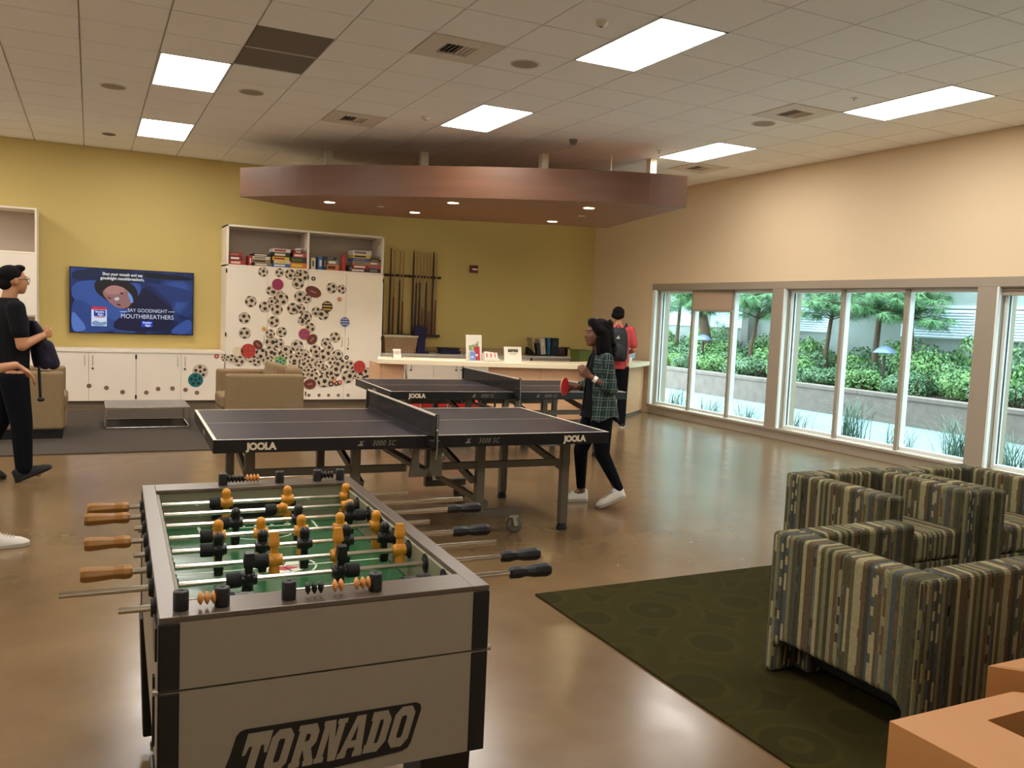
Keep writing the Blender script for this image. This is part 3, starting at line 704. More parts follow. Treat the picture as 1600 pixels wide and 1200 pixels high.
# --- printed balls (flat print on the doors)
def printmat(name, c, edge=.55):
    m = mat(name, c, .5); return m
P_w = mat('print_ball_white', (204,184,156), .5); P_ws = mat('print_ball_grey_edge', (172,154,132), .5); P_k = mat('print_black_patch', (46,34,26), .5)
P_br = mat('print_brown', (112,52,40), .5); P_rd = mat('print_red', (190,60,48), .5); P_mg = mat('print_magenta', (160,44,84), .5); P_gn = mat('print_green', (132,176,70), .5)
P_tl = mat('print_teal', (20,110,112), .5); P_bl = mat('print_blue', (50,84,160), .5); P_yl = mat('print_yellow', (216,170,70), .5); P_or = mat('print_orange', (214,110,60), .5); P_cr = mat('print_cream', (226,206,168), .5)
def disc(mb, c, r, y, k, n=24, sx=1, rot=0):
    mb.m(k); vs = []
    for i in range(n):
        a = 2*PI*i/n; x, z = math.cos(a)*r*sx, math.sin(a)*r
        vs.append((c[0]+x*math.cos(rot)-z*math.sin(rot), y, c[1]+x*math.sin(rot)+z*math.cos(rot)))
    mb.add(vs, [tuple(range(n))])
def clipball(d, R_):
    return math.sqrt(max(0, 1-d*d))
def soccer(seed):
    """flat drawing of a soccer ball: white disc, grey rim, foreshortened pentagons and seams"""
    Rn = random.Random(seed); mb = MB(); disc(mb, (0,0), 1, 0, 1, 28); disc(mb, (-.015,.02), .965, -.0004, 0, 28)
    ph = (1+5**.5)/2; ico = [V(v).normalized() for v in [(0,1,ph),(0,1,-ph),(0,-1,ph),(0,-1,-ph),(1,ph,0),(1,-ph,0),(-1,ph,0),(-1,-ph,0),(ph,0,1),(ph,0,-1),(-ph,0,1),(-ph,0,-1)]]
    Q = Euler((Rn.uniform(0,6),Rn.uniform(0,6),Rn.uniform(0,6))).to_matrix(); ico = [Q@v for v in ico]
    vis = [v for v in ico if v.y < .15]
    for v in vis:
        a = v.orthogonal().normalized(); nb = min((x for x in ico if (x-v).length > .01), key=lambda x: (x-v).length); a = (nb-v*nb.dot(v)).normalized(); b = v.cross(a)
        pts = [(v+(a*math.cos(t_)+b*math.sin(t_))*.395).normalized() for t_ in [PI/5*2*i for i in range(5)]]
        pts = [p if p.y < 0 else V((p.x,0,p.z)).normalized()*.99 for p in pts]
        if sum(1 for p in pts if p.y < -.02) < 3: continue
        mb.m(2); mb.add([(p.x*.99,-.0008,p.z*.99) for p in pts], [tuple(range(5))])
        for x in ico:
            if .1 < (x-v).length < 1.2:
                m0 = (v+(x-v)*.36).normalized(); m1 = (v+(x-v)*.5).normalized()
                if m0.y < 0 and m1.y < 0:
                    d_ = (m1-m0); s_ = V((-d_.z,0,d_.x)).normalized()*.012
                    mb.m(1); mb.add([(m0.x-s_.x,-.0006,m0.z-s_.z),(m0.x+s_.x,-.0006,m0.z+s_.z),(m1.x+s_.x,-.0006,m1.z+s_.z),(m1.x-s_.x,-.0006,m1.z-s_.z)], [(0,1,2,3)])
    return mb
S_me = []
for s_ in range(8):
    me_o = soccer(s_+3).build('printed_soccer_ball', [P_w, P_ws, P_k]); S_me.append(me_o.data); bpy.data.objects.remove(me_o)
KC = 3.871
def bigxz(x, y):  # position on the door plane read off the photograph's cabinet
    px_, py_ = 340+x/KC, 330+y/KC
    d = CR*((px_-800)/1335.06)+CU*((600-py_)/1335.06)+CF
    tt = (CF_-.02)/d.y; return d.x*tt, EYE+d.z*tt
def basexz(x, y): return bigxz((x/3.53-340)*KC, (y/3.53+300-330)*KC)
soc = [(275,348,30),(375,352,28),(440,362,33),(490,352,24),(515,390,36),(487,435,37),(322,480,30),(362,500,33),(332,545,28),(390,530,39),(200,547,36),(285,578,35),(358,595,36),(540,530,29),(500,518,37),(500,590,30),(457,590,37),(598,608,30),(638,625,35),(750,473,27),(690,465,33),(163,647,36),(340,668,35),(515,662,30),(535,640,35),(163,737,36),(318,742,29),(388,732,32),(560,705,31),(710,762,32),(370,800,32),(325,795,38),(655,797,31),(480,815,38),(670,830,30),(590,840,33),
 (600,895,35),(520,870,36),(415,850,38),(350,868,33),(320,850,36),(265,862,38),(735,925,36),(725,872,34),(798,932,30),(640,955,32),(650,870,38),(465,897,36),(520,930,30),(580,930,39),(460,948,38),(200,880,36),(130,905,33),(85,890,26),(235,910,28),(655,985,34),(520,985,30),(580,1000,32),(712,965,38),(690,1000,28),(825,985,30),(785,1000,38),(900,980,33),(870,985,36),(640,1025,39),(300,905,30),(555,960,26),(620,920,26),(690,905,28),(400,880,26),(495,850,26),(545,900,26)]
for i, (x, y, r) in enumerate(soc):
    X_, Z_ = bigxz(x, y); Rm = bigxz(x+r, y)[0]-X_
    if Z_+Rm > 2.12: 
        Z_ = min(Z_, 2.12-Rm*.55)
        if Z_+Rm > 2.135: Z_ = 2.135-Rm
    if X_-Rm < 1.83: X_ = 1.83+Rm
    o = bpy.data.objects.new('printed_soccer_ball', S_me[i%8]); COL.objects.link(o); o.parent = big
    o.location = (X_, -.0212-i*.00012, Z_); o.scale = (Rm,.5,Rm*1.02); o.rotation_euler = (0, i*1.3, 0)
def pball(x, y, r, c, stripe=None, sx=1, rot=0, f=bigxz, parent=None, name='printed_ball', lay=.0305):
    X_, Z_ = f(x, y); Rm = abs(f(x+r, y)[0]-X_); mb = MB(); disc(mb, (0,0), Rm, 0, 0, 24, sx, rot)
    if stripe == 'lace':
        u, w_ = math.cos(rot), math.sin(rot); L_ = Rm*.5
        mb.m(1); mb.add([(-u*L_-w_*.004,-.0004,-w_*L_+u*.004),(-u*L_+w_*.004,-.0004,-w_*L_-u*.004),(u*L_+w_*.004,-.0004,w_*L_-u*.004),(u*L_-w_*.004,-.0004,w_*L_+u*.004)], [(0,1,2,3)])
    elif stripe == 'basket':
        for q in (-.45, 0, .45):
            mb.m(1); mb.add([(q*Rm-.003,-.0004,-Rm*.88),(q*Rm+.003,-.0004,-Rm*.88),(q*Rm*1.5+.003,-.0004,0),(q*Rm+.003,-.0004,Rm*.88),(q*Rm-.003,-.0004,Rm*.88),(q*Rm*1.5-.003,-.0004,0)], [(0,1,2,5),(5,2,3,4)])
        mb.add([(-Rm,-.0004,-.003),(Rm,-.0004,-.003),(Rm,-.0004,.003),(-Rm,-.0004,.003)], [(0,1,2,3)])
    elif stripe == 'dots':
        for a_ in range(5): disc(mb, (math.cos(a_*1.257+.4)*Rm*.58, math.sin(a_*1.257+.4)*Rm*.58), Rm*.22, -.0004, 1, 6)
        disc(mb, (0,0), Rm*.2, -.0004, 1, 6)
    elif stripe == 'bars':
        for q in (-.5, .05, .6):
            h_ = math.sqrt(max(.05, 1-(abs(q)+.12)**2))*Rm*.95; mb.m(1); mb.add([(-h_,-.0004,q*Rm-.1*Rm),(h_,-.0004,q*Rm-.1*Rm),(h_*.9,-.0004,q*Rm+.12*Rm),(-h_*.9,-.0004,q*Rm+.12*Rm)], [(0,1,2,3)])
    elif stripe == 'eye': disc(mb, (0,0), Rm*.45, -.0004, 1, 16)
    o = mb.build(name, c, parent or big); o.location = (X_, -lay, Z_); return o
pball(363,443,35,[P_mg,P_br],'basket',name='printed_playground_ball'); pball(578,488,33,[P_br,P_w],'lace',1.5,-.35,name='printed_football'); pball(662,577,33,[P_k,P_yl],'bars',name='printed_volleyball')
pball(736,533,13,[P_or,P_w],'eye'); pball(769,670,28,[P_bl,P_w],'bars',name='printed_volleyball'); pball(280,711,13,[P_yl,P_or],'eye'); pball(523,743,34,[P_rd,P_bl],'dots')
pball(571,775,28,[P_br,P_w],'lace',1.25,.9,name='printed_football'); pball(243,808,26,[P_br,P_w],'lace',1.25,-.8,name='printed_football'); pball(120,848,30,[P_cr,P_k],None); pball(185,845,45,[P_rd,P_br],'basket',name='printed_basketball')
pball(380,912,37,[P_gn,P_bl],'dots'); pball(857,940,36,[P_rd,P_br],'basket',name='printed_basketball'); pball(579,408,13,[P_k,P_w],'eye'); pball(780,885,13,[P_k,P_w],'eye'); pball(558,1045,31,[P_br,P_w],'lace',1.2,.1,name='printed_football')
for q in [(685,1045,15,P_k),(706,1030,15,P_or),(718,1042,14,P_k),(737,1036,15,P_rd)]: pball(q[0],q[1],q[2],[q[3],P_w],'eye',name='printed_billiard_ball')
pball(1079,1037,42,[P_tl,P_k],'dots',f=basexz,parent=bc,lay=.0216); pball(1195,906,14,[P_rd,P_w],'eye',f=basexz,parent=bc,lay=.0212); pball(1240,915,24,[P_w,P_k],'dots',f=basexz,parent=bc,lay=.0212); pball(1105,990,44,[P_w,P_k],'dots',f=basexz,parent=bc,lay=.0211)
M_dot = mat('brown_ring_peg', (128,98,70), .5)
for x, y in [(491,1069),(587,1080),(676,1103),(807,1106),(872,1086),(951,1083),(1023,1091),(1086,1107)]:
    X_, Z_ = basexz(x, y); MB().lathe([(.032,0),(.033,.002),(.026,.005),(.022,.003),(.014,.003),(.0,.005)], (0,0,0), 8, Matrix.Rotation(PI/2,4,'X')).build('round_peg', M_dot, bc, loc=(X_,-.0205,Z_))
for x in (552,613,671,730,789):
    X_, Z_ = bigxz(x, 1113); MB().lathe([(.026,0),(.027,.002),(.021,.005),(.018,.003),(.012,.003),(.0,.005)], (0,0,0), 8, Matrix.Rotation(PI/2,4,'X')).build('round_peg', M_dot, big, loc=(X_,-.0205,Z_))
# ================================================================ PING-PONG TABLES
M_pp = mat('dark_blue_table_top', (38,30,40), .4, spec=.3, noise=.04, nscale=5)
M_line = mat('white_line_paint', (220,208,190), .5); M_apron = mat('black_apron', (22,20,19), .4)
M_leg = mat('taupe_metal_frame', (100,92,78), .4, .3)
M_let = mat('cream_lettering', (214,198,168), .6); M_let2 = mat('dim_lettering', (128,118,100), .6)
M_wheel = mat('grey_caster', (150,142,126), .5); M_bolt = mat('zinc_bolt', (170,160,140), .35, .8)
def netmat():
    m = bpy.data.materials.new('net_mesh'); m.use_nodes = True; nt = m.node_tree; b = bsdf(m); b.inputs['Base Color'].default_value = rgb(24,22,20); b.inputs['Roughness'].default_value = .9
    out = nt.nodes['Material Output']; tr = nt.nodes.new('ShaderNodeBsdfTransparent'); mx = nt.nodes.new('ShaderNodeMixShader')
    mx.inputs[0].default_value = .66
    nt.links.new(tr.outputs[0], mx.inputs[1]); nt.links.new(b.outputs[0], mx.inputs[2]); nt.links.new(mx.outputs[0], out.inputs[0]); return m
M_net = netmat()
def oval_letters(parent, txt, cx, z, h, x_dir=1, y=-.7635, shade=None):
    M = frame_mat((cx, y, z), (1,0,0), (0,0,1))
    return text_obj('lettering', txt, h, M, shade or M_let, parent, bold=.004, spacing=.92, sx=1.05)
def pingpong(cx, cy, rz, label):
    t = thing('ping_pong_table', label, 'table tennis table', (cx,cy,0), rz, 'table tennis tables')
    L, W, Z = 1.37, .7625, .76
    for s in (-1, 1):
        MB().box((s*.004,-W,Z-.022), (s*L,W,Z)).build('table_half', M_pp, t)
        ap = MB().box((s*.004,-W-.001,Z-.082), (s*L,-W+.018,Z-.001)).box((s*.004,W-.018,Z-.082), (s*L,W+.001,Z-.001)).box((s*(L-.018),-W,Z-.082), (s*(L+.001),W,Z-.001))
        ap.build('apron', M_apron, t, bevel=.0015)
        ln = MB().box((s*.004,-W,Z), (s*L,-W+.016,Z+.0008)).box((s*.004,W-.016,Z), (s*L,W,Z+.0008)).box((s*(L-.02),-W+.016,Z), (s*L,W-.016,Z+.0008)).box((s*.004,-.0015,Z), (s*(L-.02),.0015,Z+.0008))
        ln.build('white_line', M_line, t)
        for y in (-.55, .565):
            lg = MB().box((s*1.10,y-.03,.05), (s*1.16,y+.03,Z-.08)).build('leg', M_leg, t, bevel=.004)
            MB().lathe([(.04,0),(.04,.015),(.028,.055),(.026,.06)], (s*1.13,y,0), 14).build('rubber_foot', M_blackm, lg)
            MB().box((s*.42,y-.03,.15), (s*.48,y+.03,Z-.08)).build('inner_post', M_leg, t, bevel=.004)
            bar = MB().box((s*.10,y-.018,.485), (s*1.17,y+.018,.535)).build('side_rail', M_leg, t, bevel=.003)
            for bx in (.12,.45,1.13): MB().cyl((s*bx,y-.024,.51), (s*bx,y+.024,.51), .008, n=8).build('bolt', M_bolt, bar)
            c = MB().box((s*.42,y-.028,.13), (s*.78,y+.028,.185)); arm = c.build('caster_arm', M_leg, t, bevel=.003)
            fk = MB().bar((s*.72,y-.035,.13), (s*.74,y-.035,.06), .03, .006, (0,1,0)).bar((s*.72,y+.035,.13), (s*.74,y+.035,.06), .03, .006, (0,1,0)).cyl((s*.72,y,.12), (s*.72,y,.135), .045, n=14)
            fk.build('fork', M_wheel, arm)
            wh = MB().m(0).lathe([(.040,-.018),(.058,-.015),(.0615,-.008),(.0615,.008),(.058,.015),(.040,.018)], (0,0,0), 24, Matrix.Rotation(PI/2,4,'X')).m(1).lathe([(.0,-.014),(.042,-.014)], (0,0,0), 20, Matrix.Rotation(PI/2,4,'X')).lathe([(.042,.014),(.0,.014)], (0,0,0), 20, Matrix.Rotation(PI/2,4,'X')).cyl((0,-.03,0),(0,.03,0),.010,n=8)
            wh.build('wheel', [mat('grey_tyre', (96,90,78), .7), M_wheel], arm, loc=(s*.74,y,.062))
        MB().bar((s*1.13,.56,.63), (s*1.13,-.54,.46), .03, .055).build('cross_brace', M_leg, t, bevel=.003)
        MB().bar((s*.40,.56,.63), (s*.40,-.54,.40), .03, .055).build('cross_brace', M_leg, t, bevel=.003)
        MB().box((s*1.11,-.55,Z-.14), (s*1.15,.56,Z-.10)).build('end_rail', M_leg, t, bevel=.003)
        for y in (-.60,.60): MB().box((s*.06,y-.015,Z-.075), (s*1.3,y+.015,Z-.04)).build('top_rail', M_leg, t)
        MB().box((s*.5,-.53,.20), (s*.53,.53,.24)).build('low_rail', M_leg, t)
        # lettering on aprons
        for yy, fl in ((-W-.0018, 1), (W+.0018, -1)):
            M = frame_mat((s*1.09, yy, Z-.045), (fl,0,0), (0,0,1)); text_obj('lettering', 'JOOLA', .058, M, M_let, t, bold=.0035, spacing=.95)
            M = frame_mat((s*.37+.05*fl, yy, Z-.043), (fl,0,0), (0,0,1)); text_obj('lettering', '3000 SC', .050, M, M_let2, t, shear=.25, spacing=1.15, sx=.8)
            # small table tennis player emblem beside the number
            e = MB(); ox = s*.37-fl*.10; P_ = [(-.026,-.016),(.012,-.016),(.018,-.006),(.006,.0),(.010,.010),(.024,.018),(.020,.022),(.004,.014),(-.004,.022),(-.010,.018),(-.004,.008),(-.012,-.002),(-.022,-.008)]
            e.prism([(p[0]*.9, p[1]*.9) for p in P_], 0, .0008, frame_mat((ox,yy,Z-.043),(fl,0,0),(0,0,1))); e.build('player_emblem', M_let2, t)
        MB().box((s*1.3715,-.2,Z-.062), (s*1.3722,-.05,Z-.03)).build('end_label', M_let2, t)
    # net, posts, centre brackets
    n = MB().box((-.0015,-W-.10,Z+.008), (.0015,W+.10,Z+.145)).build('net', M_net, t)
    gm = MB()
    for k in range(56): gm.box((-.0022,-W-.10+k*.0308,Z+.008), (.0022,-W-.10+k*.0308+.0015,Z+.142))
    for k in range(7): gm.box((-.0022,-W-.10,Z+.012+k*.019), (.0022,W+.10,Z+.0132+k*.019))
    gm.build('net_threads', M_black, n, kind='stuff')
    MB().box((-.004,-W-.10,Z+.140), (.004,W+.10,Z+.1525)).build('net_tape', M_line, n)
    MB().box((-.004,-W-.10,Z+.001), (.004,W+.10,Z+.014)).build('lower_band', M_apron, n)
    MB().box((-.03,-W-.02,Z-.018), (.03,W+.02,Z+.0025)).build('centre_strip', M_apron, t)
    for s in (-1, 1):
        p = MB().box((-.012,s*(W+.10),Z-.075), (.012,s*(W+.118),Z+.155)).box((-.03,s*(W+.01),Z-.06), (.03,s*(W+.12),Z-.02)).cyl((0,s*(W+.06),Z-.09),(0,s*(W+.06),Z-.05),.02,n=10)
        po = p.build('net_post', M_apron, t, bevel=.003)
        MB().tube([(0,s*(W+.121),Z+.15),(0,s*(W+.124),Z+.06),(.004,s*(W+.126),Z-.04),(0,s*(W+.121),Z-.14)], .0035, 6).ball((0,s*(W+.124),Z+.05), .008, 8, 6).build('tension_cord', M_bolt, po)
        y = s*(W-.055)
        Mx = Matrix(((1,0,0,0),(0,0,-s,y),(0,1,0,0),(0,0,0,1)))
        pts_o = [(-.085,.70),(-.125,.475),(.105,.475),(.10,.70)]
        # plate with U opening built from strips
        b = MB()
        th = .012
        def strip(poly): b.prism([(q[0],q[1]) for q in poly], -th, th, Mx)
        strip([(-.09,.72),(-.125,.475),(-.03,.475),(-.055,.53),(-.062,.60),(-.062,.66),(-.062,.72)][::1])
        strip([(.10,.72),(.022,.72),(.022,.66),(.022,.60),(.012,.53),(-.012,.475),(.105,.475)])
        strip([(-.05,.475),(.03,.475),(.016,.535),(-.02,.515),(-.054,.535)])
        strip([(-.062,.72),(-.062,.66),(.022,.66),(.022,.72)])
        b.build('centre_bracket', M_leg, t)
        MB().box((.085,y-.02,.38), (.13,y+.02,.53)).build('stem', M_leg, t, bevel=.003) if False else None
    MB().box((-.03,-.66,.49), (.03,.66,.52)).build('cross_rail', M_leg, t)
    return t
P1 = pingpong(2.0564, 6.0398, -.0329, 'nearest dark blue ping pong table, behind the foosball table')
P2 = pingpong(4.110, 8.884, -.049, 'second dark blue ping pong table in front of the white counter')

# ================================================================ FOOSBALL TABLE
M_sil = mat('silver_laminate', (142,130,110), .45, noise=.02, nscale=30); M_rail = mat('dark_metallic_rail', (98,86,74), .34, .4, noise=.02, nscale=60)
M_field = mat('green_playfield', (44,92,56), .25, noise=.05, nscale=8); M_fline = mat('white_field_line', (214,220,196), .4)
M_wood = wood('oiled_oak_handle', (156,108,48), (136,90,38), .4, (10,10,60)); M_ym = mat('yellow_player_plastic', (206,138,34), .38); M_km = mat('black_player_plastic', (28,26,24), .35)
M_rod = mat('chrome_rod', (206,198,180), .16, 1); M_inner = mat('silver_inner_wall', (134,130,104), .5)
M_beadg = mat('amber_bead', (206,140,70), .35); M_blk = mat('black_trim_strip', (24,22,20), .4)
fo = thing('foosball_table', 'silver foosball table with black corners in the left foreground', 'foosball table', (.531,2.599,0), -.0259)
W_, L_ = .381, .71; ZT_ = .915
rails = MB()
for s in (-1, 1):
    MB().box((s*.338,-L_,ZT_-.012), (s*W_,L_,ZT_)).build('side_rail', M_rail, fo, bevel=.0015)
    MB().box((-.338,s*.602,ZT_-.012), (.338,s*L_,ZT_)).build('end_rail', M_rail, fo, bevel=.0015)
    up_ = MB().box((s*.342,-L_+.002,.752), (s*(W_-.002),L_-.002,ZT_-.013)); up_.build('upper_side_panel', M_sil, fo)
    lo_ = MB().box((s*.342,-L_+.002,.49), (s*(W_-.002),L_-.002,.747)); lo_.build('lower_side_panel', M_sil, fo)
    MB().box((-.342,s*(L_-.035),.752), (.342,s*(L_-.002),ZT_-.013)).build('upper_end_panel', M_sil, fo)
    MB().box((-.342,s*(L_-.035),.49), (.342,s*(L_-.002),.747)).build('lower_end_panel', M_sil, fo)
    MB().box((-.337,s*.606,.79), (.337,s*.62,ZT_-.013)).build('goal_wall', M_inner, fo)
    MB().box((-.15,s*.600,.80), (.15,s*.605,.862)).build('goal_mouth', M_black, fo)
    MB().box((s*.328,-.600,.79), (s*.337,.600,ZT_-.013)).build('inner_side_wall', M_inner, fo)
MB().box((-.34,-.61,.77), (.34,.61,.788)).build('playfield', M_field, fo)
MB().box((-W_+.01,-L_+.04,.485), (W_-.01,L_-.04,.49)).build('bottom_panel', M_black, fo)
fl = MB(); zf = .7883
def seg(a, b, w_=.007): fl.bar((a[0],a[1],zf), (b[0],b[1],zf), w_, .0006)
seg((-.33,0), (.33,0)); 
for s in (-1, 1):
    seg((-.20,s*.60),(-.20,s*.40)); seg((-.20,s*.40),(.20,s*.40)); seg((.20,s*.40),(.20,s*.60)); seg((-.11,s*.6),(-.11,s*.50),.012); seg((-.11,s*.5),(.11,s*.5)); seg((.11,s*.5),(.11,s*.6),.012)
    ps = [(math.cos(a)*.10, s*(.40-math.sin(a)*.07)) for a in [PI*i/12 for i in range(13)]]
    for a, b in zip(ps[:-1], ps[1:]): seg(a, b, .005)
    for k in range(9): fl.cyl((-.20+k*.05,s*.52-(0 if k != 4 else 0),zf-.0003), (-.20+k*.05,s*.52,zf+.0004), .007 if k != 4 else .013, n=12)
cp = [(math.cos(a)*.10, math.sin(a)*.10) for a in [2*PI*i/28 for i in range(29)]]
for a, b in zip(cp[:-1], cp[1:]): seg(a, b, .006)
fl.build('field_lines', M_fline, fo)
em = MB().m(0).cyl((0,-.0,zf),(0,0,zf+.0006),.07,n=24).m(1).prism([(-.05,-.02),(.0,-.045),(.05,-.02),(.0,.0)], zf+.0006, zf+.0010).m(2)
for a in range(5): em.bar((math.cos(a*1.25)*.01,math.sin(a*1.25)*.01,zf+.0012), (math.cos(a*1.25)*.06,math.sin(a*1.25)*.06,zf+.0012), .005, .0004)
em.build('field_emblem', [M_fline, mat('emblem_red', (190,50,60), .4), M_black], fo)
for sx in (-1, 1):
    for sy in (-1, 1):
        for z0, z1 in ((.753,ZT_-.014), (.49,.746)):
            x0 = sx*(W_+.0015); y0 = sy*(L_+.0015)
            b = MB().box((sx*(W_-.042),sy*(L_-.004),z0), (x0,y0,z1)).box((sx*(W_-.004),sy*(L_-.05),z0), (x0,y0,z1)); b.build('corner_strip', M_blk, fo, bevel=.004)
        # legs
        lg = MB(); x = sx*.315; y = sy*.56
        lg.add([(x-.062,y-.05,.0+.06),(x+.062,y-.05,.06),(x+.062,y+.05,.06),(x-.062,y+.05,.06),(x-.075,y-.085,.50),(x+.062,y-.085,.50),(x+.062,y+.085,.50),(x-.075,y+.085,.50)], [(0,3,2,1),(4,5,6,7),(0,1,5,4),(1,2,6,5),(2,3,7,6),(3,0,4,7)])
        lo_ = lg.build('leg', M_blk, fo, bevel=.006)
        MB().lathe([(.035,0),(.038,.01),(.018,.03),(.014,.065)], (x,y,0), 14).build('leveler', M_blackm, lo_)
MB().box((-W_-.035,-.60,.30), (-W_,-.585,.86)).build('side_bracket', M_blk, fo) if False else None
for s in (-1, 1):
    for sy in (-1, 1): MB().cyl((s*W_,sy*.70,.75), (s*(W_+.012),sy*.70,.75), .008, n=10).build('bolt_head', M_bolt, fo)
# left side: score slot and ball return plates
MB().box((-W_-.006,-.66,.80), (-W_+.001,-.56,.875)).build('coin_plate', M_blk, fo, bevel=.002)
MB().box((-W_-.004,-.5,.53), (-W_+.001,-.48,.70)).build('ball_return', M_blk, fo)
# logo plate: slanted black badge with heavy silver letters
yl = -L_+.0005
def lp(x, z): return (x, z)
A_ = math.atan2(-.0, 1)
bx0, bx1, bz0, bz1 = -.228, .205, .536, .640
badge = [(bx0+.0,bz0),(bx1-.028,bz0+.0),(bx1-.014,bz0+.012),(bx1+.006,bz1-.012),(bx1-.004,bz1),(bx0+.036,bz1),(bx0+.024,bz1-.01)]
Mf = Matrix(((1,0,0,0),(0,0,-1,yl),(0,1,0,0),(0,0,0,1)))
badge = [(-.262,.506),(-.250,.497),(.166,.524),(.180,.530),(.188,.542),(.212,.622),(.210,.634),(.200,.640),(-.200,.640),(-.212,.636),(-.220,.626),(-.232,.585)]
MB().prism(badge, -.001, .0016, Mf).build('logo_badge', M_blk, fo)
GL = {  # heavy slab letters on a 10 x 14 grid, as convex pieces
 'T': [[(0,14),(11,14),(11,10.6),(0,10.6)],[(0,10.6),(2.2,10.6),(1.4,8.6),(0,8.6)],[(11,10.6),(8.8,10.6),(9.6,8.6),(11,8.6)],[(3.6,10.6),(7.4,10.6),(7.4,2),(3.6,2)],[(2.4,2),(8.6,2),(8.6,0),(2.4,0)]],
 'O': [[(0,2.5),(2.5,0),(4,3.2),(3.6,4)],[(2.5,0),(7.5,0),(6,3.2),(4,3.2)],[(7.5,0),(10,2.5),(6.4,4),(6,3.2)],[(10,2.5),(10,11.5),(6.4,10),(6.4,4)],[(10,11.5),(7.5,14),(6,10.8),(6.4,10)],[(7.5,14),(2.5,14),(4,10.8),(6,10.8)],[(2.5,14),(0,11.5),(3.6,10),(4,10.8)],[(0,11.5),(0,2.5),(3.6,4),(3.6,10)]],
 'R': [[(0,0),(5,0),(5,1.8),(0,1.8)],[(.8,1.8),(4.4,1.8),(4.4,12.2),(.8,12.2)],[(0,12.2),(8,12.2),(8,14),(0,14)],[(4.4,12.2),(4.4,11),(6.4,10.6),(10,11.4),(8,13.9)],[(6.4,10.6),(6.4,8.6),(10,7.6),(10,11.4)],[(4.4,8.2),(4.4,5.4),(8.4,6),(10,7.6),(6.4,8.6)],[(4.6,5.6),(8.0,6.4),(10.6,1.8),(6.8,1.8)],[(6.2,1.8),(11,1.8),(11,0),(6.6,0)]],
 'N': [[(0,0),(4.4,0),(4.4,1.8),(0,1.8)],[(.6,1.8),(3.6,1.8),(3.6,14),(.6,14)],[(0,12.4),(.6,12.4),(.6,14),(0,14)],[(2.4,14),(5.2,14),(9.6,0),(6.6,0)],[(7.2,0),(10.2,0),(10.2,12.4),(7.2,12.4)],[(6.4,12.4),(11,12.4),(11,14),(6.4,14)]],
 'A': [[(-.8,0),(3.2,0),(3.4,1.8),(-.6,1.8)],[(0,1.8),(3,1.8),(6.2,14),(3.6,14)],[(5.0,14),(8.0,14),(10.6,1.8),(7,1.8)],[(6.6,0),(11,0),(11,1.8),(6.6,1.8)],[(3.2,3.2),(7.4,3.2),(7.0,5.6),(3.8,5.6)]],
 'D': [[(0,0),(7,0),(6,3),(0,3)],[(.8,3),(4.4,3),(4.4,11),(.8,11)],[(0,11),(6,11),(7,14),(0,14)],[(6,3),(7,0),(10,3.2),(6.4,4.4)],[(6.4,4.4),(10,3.2),(10,10.8),(6.4,9.6)],[(6.4,9.6),(10,10.8),(7,14),(6,11)]]}
lt = MB(); x_ = -.222; sc = .0050; 
for ch, z0, hgt in [('T',.502,.128),('O',.530,.098),('R',.531,.098),('N',.532,.098),('A',.533,.098),('D',.535,.098),('O',.537,.098)]:
    for pi_, poly in enumerate(GL[ch]):
        pts = [(x_+px_*sc+(pz/14*hgt+z0-.53)*.28, z0+pz/14*hgt) for px_, pz in poly]
        if ch == 'T': pts = [(a, max(b, .506)) for a, b in pts]
        ar = sum(pts[i][0]*pts[(i+1)%len(pts)][1]-pts[(i+1)%len(pts)][0]*pts[i][1] for i in range(len(pts)))
        if ar < 0: pts = pts[::-1]
        lt.prism(pts, .0016, .0022+pi_*.00004, Mf)
    x_ += .0575
lt.build('lettering', M_sil, fo)
# rods with men
ZR = .878; ys = [.527-.1506*i for i in range(8)]
rows = [  # men x positions, colour, tilt about the rod, bumpers, left end, right end, handle side
 ([-.109,.105,.321],'y',0.0,[-.147,.352],-.552,.566,'L'),
 ([.056,.290],'y',1.15,[.022,.33],-.557,.735,'L'),
 ([-.113,.087,.262],'k',.12,[-.15,.298],-.414,.743,'R'),
 ([-.182,-.056,.068,.192,.312],'y',0.0,[-.216,.338],-.547,.497,'L'),
 ([-.196,-.073,.049,.175,.296],'k',.05,[-.228,.326],-.42,.650,'R'),
 ([-.064,.115,.300],'y',PI-.10,[-.098,.334],-.547,.611,'L'),
 ([-.154,.085],'k',PI+.25,[-.19,.118],-.587,.686,'R'),
 ([-.183,.03,.240],'k',1.35,[-.225,.27],-.459,.645,'R')]
def man_mesh(m):
    b = MB()
    b.ball((0,0,.034), (.0155,.0155,.0165), 14, 10); b.cyl((0,0,.016), (0,0,.034), .0140, .0150, 12)
    b.lathe([(.010,-.020),(.018,-.016),(.019,.0),(.017,.014),(.010,.020)], (0,0,0), 14, None, .95, .85)   # shoulders and chest
    b.cyl((-.0215,0,0), (.0215,0,0), .0165, n=14)
    b.box((-.0095,-.006,-.050), (.0095,.006,-.014)); b.add([(-.011,-.008,-.078),(.011,-.008,-.078),(.011,.008,-.078),(-.011,.008,-.078),(-.0135,-.0125,-.050),(.0135,-.0125,-.050),(.0135,.0125,-.050),(-.0135,.0125,-.050)], [(0,3,2,1),(4,5,6,7),(0,1,5,4),(1,2,6,5),(2,3,7,6),(3,0,4,7)])
    b.box((-.0135,-.0125,-.050), (.0135,.0125,-.040))
    return b
mm = {}
for c_, m in (('y',M_ym),('k',M_km)):
    o = man_mesh(m).build('player_figure', m); mm[c_] = o.data; bpy.data.objects.remove(o)
